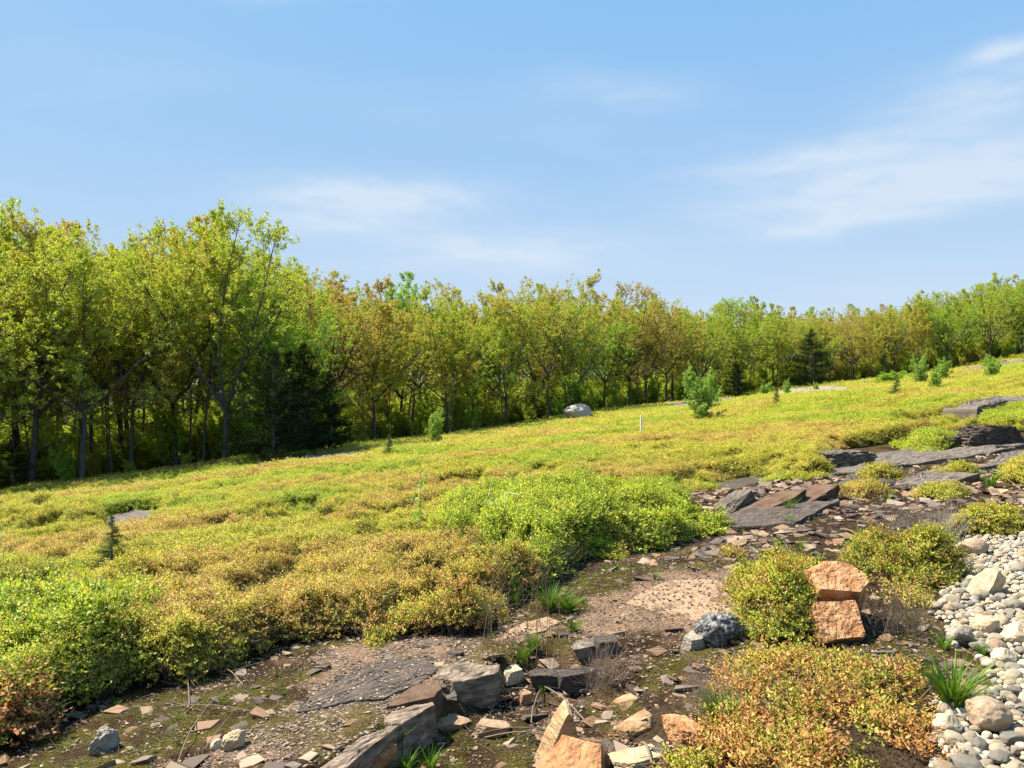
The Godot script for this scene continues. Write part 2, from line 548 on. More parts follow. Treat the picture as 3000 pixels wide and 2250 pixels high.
func tree_kind(seed_: int, kind: String, bark_mat: Material) -> Array:
	rng.seed = seed_
	var wood := Buf.new()
	var leaves := Buf.new()
	if kind == "oak":
		var o := {wobble = 0.1, rise = 0.07, depth = 3, tufts = 7, leaves = 8, leaf = 0.095, env = Vector3(U(4.4, 5.3), U(4.0, 4.4), U(4.4, 5.3)), mid = 6.4, kids = [0, 9, 8, 0], start = [0, 0.22, 0.2, 0], ratio = [0.5, 0.46, 0.46, 0.5], open = [[0.4, 0.9], [0.5, 1.05], [0.5, 1.1], [0.4, 1]]}
		var fork := U(2.4, 3.9)
		var lean := Vector3(U(-0.08, 0.08), 1, U(-0.08, 0.08)).normalized()
		var r := U(0.075, 0.11)
		var p := Vector3(0, -0.4, 0)
		for s in 5:
			var q := p + (lean + wander() * 0.05).normalized() * (fork + 0.4) / 5.0
			wood.tube(p, q, r * (1.25 - 0.1 * s), r * (1.15 - 0.1 * s), 8, Color.WHITE)
			p = q
		var count := rng.randi_range(4, 6)
		var w := U(0, TAU)
		for k in count:
			w += TAU / count + U(-0.4, 0.4)
			var open := U(0.3, 1.05)
			limb(wood, leaves, p, (lean * cos(open) + Vector3(cos(w), 0, sin(w)) * sin(open)).normalized(), U(6.2, 8.2), r * U(0.5, 0.72), 1, o)
		for k in 3:   # low side limbs
			w = U(0, TAU)
			limb(wood, leaves, p.lerp(Vector3.ZERO, U(0.05, 0.45)), Vector3(cos(w), U(0.15, 0.5), sin(w)).normalized(), U(2.6, 4.0), r * 0.3, 2, o)
	elif kind == "slender":
		var o := {wobble = 0.07, rise = 0.04, depth = 3, tufts = 5, leaves = 8, leaf = 0.095, env = Vector3(2.7, 5.2, 2.7), mid = 5.8, kids = [14, 6, 5, 0], start = [0.36, 0.25, 0.2, 0], ratio = [0.4, 0.42, 0.5, 0.5], open = [[0.5, 1.0], [0.5, 0.9], [0.5, 1.0], [0.4, 1]]}
		limb(wood, leaves, Vector3(0, -0.4, 0), Vector3(U(-0.05, 0.05), 1, U(-0.05, 0.05)).normalized(), 8.2, U(0.055, 0.075), 0, o)
	else:         # sapling, three metres tall
		var o := {wobble = 0.1, rise = 0.06, depth = 2, tufts = 7, leaves = 6, leaf = 0.085, env = Vector3.ZERO, mid = 0.0, kids = [12, 5, 0, 0], start = [0.08, 0.2, 0.2, 0], ratio = [0.42, 0.5, 0.5, 0.5], open = [[0.45, 0.9], [0.5, 0.9], [0.5, 1.0], [0.4, 1]]}
		for k in rng.randi_range(2, 3):
			limb(wood, leaves, Vector3(U(-0.1, 0.1), -0.1, U(-0.1, 0.1)), Vector3(U(-0.25, 0.25), 1, U(-0.25, 0.25)).normalized(), U(1.7, 2.4), 0.022, 0, o)
	return [wood.mesh(bark_mat), leaves.mesh(M.tree_leaf[0])]

func pine_kind(seed_: int, tall: float, full: float) -> Array:
	rng.seed = seed_
	var wood := Buf.new()
	var leaves := Buf.new()
	wood.tube(Vector3(0, -0.3, 0), Vector3(0, tall, 0), tall * 0.02, 0.01, 6, Color.WHITE)
	var y := tall * 0.06
	while y < tall:
		var reach := full * pow(1.0 - y / tall, 0.75) * tall * 0.34 + 0.08
		var count := 6
		for k in count:
			var w := U(0, TAU)
			var dir := Vector3(cos(w), U(-0.05, 0.35), sin(w)).normalized()
			var p := Vector3(0, y + U(-0.1, 0.1), 0)
			var l := reach * U(0.7, 1.15)
			wood.tube(p, p + dir * l, tall * 0.004, 0.003, 3, Color.WHITE)
			var t := 0.2
			while t < 1.02:
				for e in 16:
					var tone := U(0.6, 1.4)
					var at_ := p + dir * l * t + wander() * 0.05 * tall / 4.0
					leaves.leaf(at_, dir + wander() * 0.7 + Vector3.UP * 0.3, wander(), 0.15 * tall / 4.0 * U(0.6, 1.2), 0.016 * tall / 4.0, Color(tone, tone, tone))
				t += 0.12 / maxf(l, 0.2) * tall / 4.0
		y += tall * 0.055
	return [wood.mesh(M.bark), leaves.mesh(M.needle)]

func palette(p: String) -> Color:
	var r := rng.randf()
	var k := U(0.84, 1.14)
	match p:
		"lime": return Color(0.42, 0.51, 0.055) * k if r < 0.6 else Color(0.54, 0.55, 0.075) * k if r < 0.94 else Color(0.18, 0.28, 0.04) * k
		"yellow": return Color(0.6, 0.55, 0.09) * k if r < 0.5 else Color(0.52, 0.54, 0.075) * k if r < 0.82 else Color(0.62, 0.48, 0.12) * k
		"bronze": return Color(0.63, 0.46, 0.145) * k if r < 0.45 else Color(0.6, 0.51, 0.12) * k if r < 0.84 else Color(0.64, 0.38, 0.16) * k
		"mixed": return Color(0.62, 0.48, 0.12) * k if r < 0.42 else Color(0.52, 0.52, 0.08) * k if r < 0.74 else Color(0.64, 0.37, 0.15) * k
		"russet": return Color(0.58, 0.39, 0.11) * k if r < 0.4 else Color(0.45, 0.44, 0.07) * k if r < 0.66 else Color(0.6, 0.3, 0.12) * k
		"red": return Color(0.62, 0.3, 0.14) * k if r < 0.55 else Color(0.58, 0.39, 0.13) * k if r < 0.8 else Color(0.36, 0.37, 0.06) * k
		"olive": return Color(0.45, 0.45, 0.065) * k if r < 0.5 else Color(0.34, 0.4, 0.05) * k if r < 0.75 else Color(0.6, 0.4, 0.11) * k
	return Color(0.3, 0.3, 0.05)

func _ready() -> void:
	# ------------------------------------------------------------ camera, sky, sun
	var cam := Camera3D.new()
	cam.name = "camera"
	cam.fov = 54.0
	cam.near = 0.05
	cam.far = 2000.0
	cam.position = Vector3(0, 1.62, 0)
	add_child(cam)
	cam.current = true
	var sun_dir := Vector3(-0.54, 0.8, -0.26).normalized()
	var sun := DirectionalLight3D.new()
	sun.name = "sun"
	sun.light_energy = 1.6
	sun.light_color = Color(1.0, 0.955, 0.88)
	sun.light_angular_distance = 0.5
	sun.shadow_enabled = true
	add_child(sun)
	sun.look_at_from_position(sun_dir * 50.0, Vector3.ZERO, Vector3.UP)
	var env := Environment.new()
	env.background_mode = Environment.BG_SKY
	env.tonemap_mode = Environment.TONE_MAPPER_LINEAR
	env.tonemap_exposure = 2.75
	env.sdfgi_enabled = true
	env.ssao_enabled = true
	env.ssil_enabled = true
	env.sky = Sky.new()
	var pano := PanoramaSkyMaterial.new()
	pano.panorama = ImageTexture.create_from_image(sky_image(sun_dir))
	env.sky.sky_material = pano
	var we := WorldEnvironment.new()
	we.name = "environment"
	we.environment = env
	add_child(we)
	n_relief.seed = 21; n_relief.frequency = 0.8; n_relief.fractal_octaves = 3
	n_wide.seed = 22; n_wide.frequency = 0.3; n_wide.fractal_octaves = 2
	n_hue.seed = 23; n_hue.frequency = 0.16; n_hue.fractal_octaves = 3
	n_rock.seed = 24; n_rock.frequency = 1.0; n_rock.fractal_octaves = 2
	make_materials()
	plan()
	build_ground()
	build_wood()
	build_heath()
	build_rocks()
	build_cobbles()
	build_small_plants()
	build_litter()

func sky_image(sun_dir: Vector3) -> Image:
	var w := 1536
	var h := 768
	var im := Image.create(w, h, false, Image.FORMAT_RGBF)
	var n1 := FastNoiseLite.new()
	n1.seed = 31; n1.frequency = 1.0; n1.fractal_octaves = 5; n1.fractal_gain = 0.55
	var wisps := [[-10.5, 13.6, 9.5, 1.3, 0.65, 0.02], [-13.0, 11.6, 7.0, 0.9, 0.4, 0.0], [28.0, 13.2, 14.0, 1.7, 0.7, 0.06], [21.0, 15.6, 9.0, 0.8, 0.4, 0.08], [23.0, 11.0, 7.0, 0.7, 0.35, 0.05], [0.0, 9.8, 11.0, 1.6, 0.45, 0.0], [-20.0, 27.0, 6.0, 0.9, 0.6, 0.0], [-11.0, 27.6, 3.0, 0.6, 0.5, 0.0], [33.0, 20.5, 2.4, 0.5, 0.7, 0.1], [32.0, 18.0, 7.0, 2.0, 0.35, 0.1], [8.0, 21.0, 9.0, 1.2, 0.16, -0.2]]
	for y in h:
		var el := (0.5 - (y + 0.5) / h) * PI
		for x in w:
			var az := wrapf((x + 0.5) / w * TAU, -PI, PI)   # 0 is straight ahead (-z)
			var dir := Vector3(sin(az) * cos(el), sin(el), -cos(az) * cos(el))
			var up := maxf(dir.y, 0.0)
			var t := pow(1.0 - up, 3.6)
			var c := Color(0.2, 0.49, 0.88).lerp(Color(0.76, 0.86, 0.95), t)
			var near_sun := maxf(dir.dot(sun_dir), 0.0)
			c = c.lerp(Color(0.56, 0.8, 1.0), 0.5 * pow(near_sun, 4.0))
			if el > -0.02 and el < 1.2:
				var s := 1.0 / (up + 0.12)
				var px := dir.x * s
				var pz := dir.z * s
				var cloud := 0.0
				if el < 0.8:
					cloud = maxf(0.0, n1.get_noise_2d(px * 0.35 + pz * 0.1, pz * 0.9) - 0.02) * 0.24
				var ad := rad_to_deg(az)
				var ed := rad_to_deg(el)
				if absf(ad) < 60.0 and ed < 36.0:
					for k in wisps:
						var u: float = (ad - k[0]) / k[2]
						if absf(u) < 2.0:
							var vv: float = (ed - k[1] - k[5] * (ad - k[0]) * 0.6 - 0.8 * n1.get_noise_2d(ad * 0.08, ed * 0.1)) / k[3]
							if absf(vv) < 3.0:
								var tex := 0.75 + 0.6 * n1.get_noise_2d(ad * 0.16 + ed * 0.1, ed * 0.9 + 7.0)
								cloud += 1.9 * k[4] * exp(-u * u * 1.6 - vv * vv) * clampf(tex, 0.0, 1.3)
				c = c.lerp(Color(0.74, 0.84, 0.95), clampf(cloud, 0.0, 0.75))
			if el < 0.0:
				c = c.lerp(Color(0.12, 0.12, 0.06), clampf(-el * 8.0, 0.0, 1.0))
			im.set_pixel(x, y, Color(c.r * 0.364, c.g * 0.364, c.b * 0.364))
	return im

func plan() -> void:
	cls.resize(NX * ND)
	hgt.resize(NX * ND)
	hgt.fill(0.36)
	# the heath's own colours
	paint([Vector2(-3.025, 5.565), Vector2(-2.564, 5.242), Vector2(-2.086, 5.118), Vector2(-1.836, 5.792), Vector2(-1.333, 5.885), Vector2(-0.500, 5.521), Vector2(-0.203, 5.610), Vector2(0.131, 6.451), Vector2(0.211, 7.752), Vector2(-0.088, 9.694), Vector2(-1.674, 12.317), Vector2(-4.305, 11.882), Vector2(-6.641, 12.219), Vector2(-8.105, 11.930), Vector2(-6.203, 9.130), Vector2(-4.058, 8.296), Vector2(-3.085, 6.426)], BRONZE, 0.33)
	paint([Vector2(2.479, 27.368), Vector2(9.586, 23.516), Vector2(8.316, 18.360), Vector2(4.758, 11.058), Vector2(3.281, 12.074), Vector2(1.917, 14.108)], BRONZE, 0.33)
	paint([Vector2(-11.492, 42.289), Vector2(-5.753, 50.813), Vector2(20.446, 90.288), Vector2(10.582, 46.727), Vector2(-2.539, 28.032), Vector2(-6.124, 27.042)], BRONZE, 0.3)
	# bare ground
	paint([Vector2(-3.096, 3.107), Vector2(-3.843, 4.242), Vector2(-3.074, 4.242), Vector2(-2.778, 4.259), Vector2(-2.769, 4.632), Vector2(-2.652, 4.840), Vector2(-2.421, 4.997), Vector2(-2.053, 5.037), Vector2(-1.815, 5.565), Vector2(-1.276, 5.632), Vector2(-0.484, 5.348), Vector2(-0.245, 5.412), Vector2(-0.181, 5.700), Vector2(0.114, 6.273), Vector2(0.331, 6.634), Vector2(0.329, 7.272), Vector2(0.751, 7.538), Vector2(1.109, 7.419), Vector2(1.356, 7.876), Vector2(1.812, 8.003), Vector2(2.289, 8.565), Vector2(3.043, 11.014), Vector2(3.853, 10.251), Vector2(4.848, 11.509), Vector2(6.825, 16.030), Vector2(8.212, 16.484), Vector2(10.287, 16.223), Vector2(12.507, 15.341), Vector2(6.335, 6.661), Vector2(2.632, 2.768), Vector2(1.913, 2.011), Vector2(-0.526, 2.322)], BARE, 0.0)
	paint([Vector2(9.662, 20.126), Vector2(12.883, 23.705), Vector2(14.590, 25.167), Vector2(17.739, 25.268), Vector2(15.736, 22.416), Vector2(12.609, 19.886), Vector2(9.626, 17.712)], RUBBLE, 0.0)
	paint([Vector2(2.680, 11.601), Vector2(4.663, 11.192), Vector2(5.859, 9.240), Vector2(6.036, 8.329), Vector2(5.573, 7.690), Vector2(4.829, 8.329), Vector2(3.924, 7.876), Vector2(3.040, 6.849), Vector2(2.146, 6.768), Vector2(1.736, 7.100)], RUBBLE, 0.0)
	paint([Vector2(0.359, 5.655), Vector2(1.039, 6.555), Vector2(1.582, 6.849), Vector2(2.025, 6.125), Vector2(1.529, 4.688), Vector2(1.123, 4.957), Vector2(0.469, 5.180)], SAND, 0.0)
	paint([Vector2(-0.139, 5.097), Vector2(0.074, 5.455), Vector2(0.399, 5.499), Vector2(0.285, 5.242), Vector2(0.000, 4.997)], SAND, 0.0)
	paint([Vector2(-3.232, 3.964), Vector2(-3.072, 4.522), Vector2(-2.769, 4.632), Vector2(-2.402, 4.957), Vector2(-1.754, 4.840), Vector2(-1.305, 5.057), Vector2(-1.191, 4.311), Vector2(-1.409, 4.093), Vector2(-1.536, 3.855), Vector2(-1.841, 3.764), Vector2(-2.367, 3.734)], MOSS, 0.0)
	paint([Vector2(0.185, 6.822), Vector2(0.736, 7.389), Vector2(1.148, 7.243), Vector2(1.197, 6.608), Vector2(0.383, 5.632), Vector2(0.079, 5.815)], MOSS, 0.0)
	paint([Vector2(-0.467, 4.125), Vector2(0.097, 4.276), Vector2(0.220, 4.044), Vector2(0.098, 3.616), Vector2(-0.594, 3.749)], MOSS, 0.0)
	paint([Vector2(-1.171, 4.311), Vector2(-1.293, 5.097), Vector2(-1.245, 5.499), Vector2(-0.188, 5.200), Vector2(-0.147, 4.650), Vector2(-0.444, 4.259), Vector2(-0.786, 3.616), Vector2(-1.527, 3.587), Vector2(-1.495, 3.839), Vector2(-1.372, 4.093)], GRAVEL, 0.0)
	paint([Vector2(3.846, 6.687), Vector2(4.885, 6.741), Vector2(5.568, 5.588), Vector2(2.860, 2.746), Vector2(1.829, 2.019), Vector2(1.217, 2.240), Vector2(1.657, 2.880), Vector2(1.745, 3.095), Vector2(1.951, 3.365), Vector2(2.248, 3.545), Vector2(2.417, 3.839), Vector2(2.478, 4.209), Vector2(2.654, 4.725), Vector2(3.200, 5.477)], COBBLE, 0.0)
	paint([Vector2(-1.187, 4.158), Vector2(-0.727, 4.225), Vector2(-0.548, 4.398), Vector2(-0.437, 4.595), Vector2(-0.570, 4.840), Vector2(-0.840, 4.878), Vector2(-1.028, 4.632)], ROCK, 0.0)
	# bare rock showing through the heath
	paint([Vector2(-9.004, 30.120), Vector2(-8.621, 31.725), Vector2(-5.822, 30.605), Vector2(-4.903, 26.402), Vector2(-6.370, 25.573), Vector2(-9.798, 27.042), Vector2(-10.325, 28.144)], ROCK, 0.0)
	paint([Vector2(-8.998, 16.418), Vector2(-8.737, 17.224), Vector2(-7.662, 16.749), Vector2(-6.622, 14.335), Vector2(-5.743, 11.741), Vector2(-6.228, 11.555)], ROCK, 0.0)
	paint([Vector2(3.239, 12.122), Vector2(3.885, 12.616), Vector2(4.269, 11.930), Vector2(3.605, 11.372), Vector2(3.075, 11.509)], ROCK, 0.0)
	# shrubs that stand out from the heath
	shrub_zone([Vector2(-4.732, 5.499), Vector2(-3.505, 5.159), Vector2(-3.088, 4.977), Vector2(-2.817, 5.017), Vector2(-2.656, 5.284), Vector2(-2.925, 5.980), Vector2(-3.441, 7.100), Vector2(-3.033, 5.980), Vector2(-4.400, 6.477), Vector2(-5.941, 6.904)], "leafy_shrub", "lime-green leafy shrub beside the coppery bush, its base on dark mossy soil", 0.52, "lime")
	shrub_zone([Vector2(-3.363, 4.125), Vector2(-2.894, 4.259), Vector2(-2.716, 4.345), Vector2(-2.812, 4.650), Vector2(-2.860, 4.577), Vector2(-3.024, 4.450), Vector2(-3.701, 4.540)], "copper_shrub", "low shrub with coppery red young leaves over dark soil", 0.42, "red")
	shrub_zone([Vector2(-0.674, 8.263), Vector2(-0.064, 7.043), Vector2(0.298, 6.581), Vector2(0.474, 7.478), Vector2(0.902, 7.659), Vector2(1.083, 7.971), Vector2(1.315, 8.067), Vector2(1.879, 8.296), Vector2(2.327, 8.634), Vector2(2.140, 7.876), Vector2(2.029, 8.296), Vector2(0.959, 10.583), Vector2(-0.491, 10.840), Vector2(-1.034, 9.130)], "leafy_shrub", "broad mound of green and yellow shrub above the mossy hollow", 0.52, "lime")
	shrub_zone([Vector2(-0.243, 5.369), Vector2(-0.131, 5.769), Vector2(0.129, 6.324), Vector2(0.189, 6.960), Vector2(-0.058, 6.426), Vector2(-0.545, 6.687), Vector2(-0.889, 5.610), Vector2(-0.977, 5.138), Vector2(-1.004, 5.543), Vector2(-0.482, 5.326)], "bronze_shrub", "rounded bronze and yellow shrub mound with twiggy edge facing the mossy hollow", 0.46, "mixed")
	shrub_zone([Vector2(1.182, 7.908), Vector2(1.434, 7.538), Vector2(1.783, 8.035), Vector2(1.833, 8.430), Vector2(1.342, 8.463)], "leafy_shrub", "small yellow-green shrub at the foot of the broad green mound", 0.34, "lime")
	shrub_zone([Vector2(1.485, 4.859), Vector2(1.552, 4.450), Vector2(1.738, 4.311), Vector2(1.971, 4.782), Vector2(2.301, 5.348), Vector2(2.370, 5.815), Vector2(2.115, 5.838), Vector2(1.712, 5.477)], "leafy_shrub", "olive shrub growing against the rusty orange boulder", 0.36, "olive")
	shrub_zone([Vector2(2.743, 6.374), Vector2(2.609, 5.434), Vector2(2.779, 5.200), Vector2(3.175, 5.477), Vector2(3.239, 5.588), Vector2(3.171, 5.932), Vector2(2.841, 6.149)], "olive_shrub", "dark olive shrub with bare grey twigs on top, beside the cobbles", 0.4, "olive")
	shrub_zone([Vector2(2.399, 4.859), Vector2(2.609, 4.801), Vector2(2.897, 5.159), Vector2(2.776, 5.284), Vector2(2.574, 5.263)], "bronze_shrub", "small bronze shrub between the rusty boulder and the cobbles", 0.16, "bronze")
	shrub_zone([Vector2(0.650, 3.120), Vector2(0.777, 3.365), Vector2(1.014, 3.794), Vector2(1.126, 4.142), Vector2(1.038, 4.093), Vector2(1.260, 4.345), Vector2(1.557, 4.142), Vector2(1.688, 4.142), Vector2(1.895, 3.948), Vector2(2.125, 4.044), Vector2(2.029, 3.734), Vector2(1.897, 3.674), Vector2(1.789, 3.406), Vector2(1.787, 3.183), Vector2(1.644, 2.880), Vector2(1.400, 2.576), Vector2(0.634, 2.801)], "bronze_heath", "low bronze-tipped heath between the rusty boulder and the pale cobbles", 0.11, "russet")
	shrub_zone([Vector2(0.604, 3.809), Vector2(0.797, 4.093), Vector2(0.880, 3.964), Vector2(0.756, 3.631), Vector2(0.624, 3.531)], "bronze_shrub", "little yellow-bronze shrub beside the layered tan stone", 0.14, "yellow")
	shrub_zone([Vector2(4.068, 7.072), Vector2(4.122, 6.741), Vector2(4.763, 6.741), Vector2(5.387, 6.608), Vector2(5.238, 6.426), Vector2(4.709, 6.932), Vector2(4.262, 7.128), Vector2(3.987, 7.100)], "leafy_shrub", "bright yellow-green shrub growing right behind the cobble bank", 0.26, "yellow")
	shrub_zone([Vector2(4.919, 10.971), Vector2(5.318, 10.210), Vector2(5.987, 10.169), Vector2(6.805, 10.292), Vector2(6.724, 10.169), Vector2(6.060, 10.292), Vector2(4.902, 10.210)], "heath_strip", "strip of yellow and bronze heath between two grey rock ledges", 0.24, "yellow")
	shrub_zone([Vector2(7.844, 15.464), Vector2(7.313, 13.235), Vector2(8.288, 13.555), Vector2(8.198, 13.610), Vector2(7.847, 14.682)], "leafy_shrub", "bright green shrub patch beside the dark grey boulder", 0.36, "lime")
	shrub_zone([Vector2(5.955, 9.130), Vector2(6.036, 8.329), Vector2(7.109, 9.810), Vector2(6.698, 10.129)], "leafy_shrub", "bright yellow-green shrub on the rock ledges above the rubble", 0.3, "yellow")
	shrub_zone([Vector2(-11.395, 14.800), Vector2(-9.546, 14.051), Vector2(-7.730, 13.129), Vector2(-7.458, 13.610), Vector2(-8.646, 15.776), Vector2(-10.744, 17.571), Vector2(-16.717, 21.712)], "leafy_shrub", "low green shrub mound beside the grey rock strip in the heath", 0.55, "yellow")
	shrub_zone([Vector2(4.092, 9.314), Vector2(4.331, 9.021), Vector2(4.710, 9.540), Vector2(4.515, 9.968)], "bronze_shrub", "little bronze shrub on the slate rubble under the heath strip", 0.16, "mixed")
	shrub_zone([Vector2(2.875, 8.463), Vector2(3.094, 8.230), Vector2(3.337, 8.668), Vector2(3.146, 9.021)], "leafy_shrub", "little yellow-green shrub at the edge of the black ledge", 0.14, "yellow")
	shrub_zone([Vector2(4.766, 8.843), Vector2(5.100, 8.531), Vector2(5.407, 8.843), Vector2(5.126, 9.277)], "leafy_shrub", "low yellow shrub patch amid slate rubble under the blunt ledge", 0.16, "yellow")
	shrub_zone([Vector2(1.899, 6.987), Vector2(2.047, 6.849), Vector2(2.180, 7.185), Vector2(2.041, 7.389)], "bronze_shrub", "tiny bronze shrub among shards under the black ledge", 0.13, "mixed")
	blur()
	for c in [[Vector2(13.072, 58.901), 4.0, 1.8], [Vector2(14.632, 55.699), 3.0, 1.6], [Vector2(27.321, 68.549), 6.0, 2.4], [Vector2(50.414, 83.693), 6.0, 2.2], [Vector2(53.080, 81.386), 7.0, 2.4], [Vector2(4.891, 54.817), 1.2, 0.8]]:
		clearings.append([c[0].x, c[0].y, c[1], c[2]])

func build_ground() -> void:
	var rows := [-60.0, -30.0, -12.0, -5.0, -2.0, 0.0, 0.8, 1.4]
	while rows[-1] < 420.0: rows.append(rows[-1] * 1.017 + 0.005)
	var cols := 340
	var b := Buf.new()
	for d in rows:
		var half := 1.25 * sqrt(d * d + 9.0) + 1.0
		for k in cols + 1:
			var x := (2.0 * k / cols - 1.0) * half
			var y := ground(x, d)
			if d < 14.0: y += 0.018 * n_relief.get_noise_2d(x * 5.0, d * 5.0)
			b.v.append(Vector3(x, y, -d))
			b.c.append(soil_color(x, d))
	for j in rows.size() - 1:
		for k in cols:
			var o := j * (cols + 1) + k
			b.i.append_array([o, o + cols + 1, o + 1, o + 1, o + cols + 1, o + cols + 2])
	var st := SurfaceTool.new()
	st.begin(Mesh.PRIMITIVE_TRIANGLES)
	for k in b.v.size():
		st.set_color(b.c[k])
		st.add_vertex(b.v[k])
	for k in b.i: st.add_index(k)
	st.generate_normals()
	var o := MeshInstance3D.new()
	o.name = "ground"
	o.mesh = st.commit()
	o.material_override = M.ground
	add_child(o)
	o.set_meta("kind", "structure")
	o.set_meta("label", "sloping hillside of soil, moss, grit and bare rock")

func soil_color(x: float, d: float) -> Color:
	var c := Color(0.075, 0.052, 0.032)
	if d > 22.0: return Color(0.085, 0.07, 0.03)
	var nz := n_relief.get_noise_2d(x * 3.0 + 9.0, d * 3.0)
	var nw := n_relief.get_noise_2d(x * 0.9, d * 0.9 + 31.0)
	match kind_at(x, d):
		BARE: c = Color(0.12, 0.08, 0.045) if nz > 0.0 else Color(0.055, 0.034, 0.02)
		SAND: c = Color(0.36, 0.25, 0.175)
		COBBLE: c = Color(0.12, 0.095, 0.065)
		RUBBLE: c = Color(0.07, 0.043, 0.026)
		MOSS: c = Color(0.1, 0.085, 0.02) if nz > 0.05 else Color(0.075, 0.05, 0.025)
		ROCK: c = Color(0.16, 0.14, 0.125)
		GRAVEL: c = Color(0.29, 0.2, 0.145)
	if nw > 0.22 and kind_at(x, d) in [BARE, GRAVEL]: c = c.lerp(Color(0.11, 0.1, 0.02), 0.7)
	return c * (1.0 + 0.35 * nz)

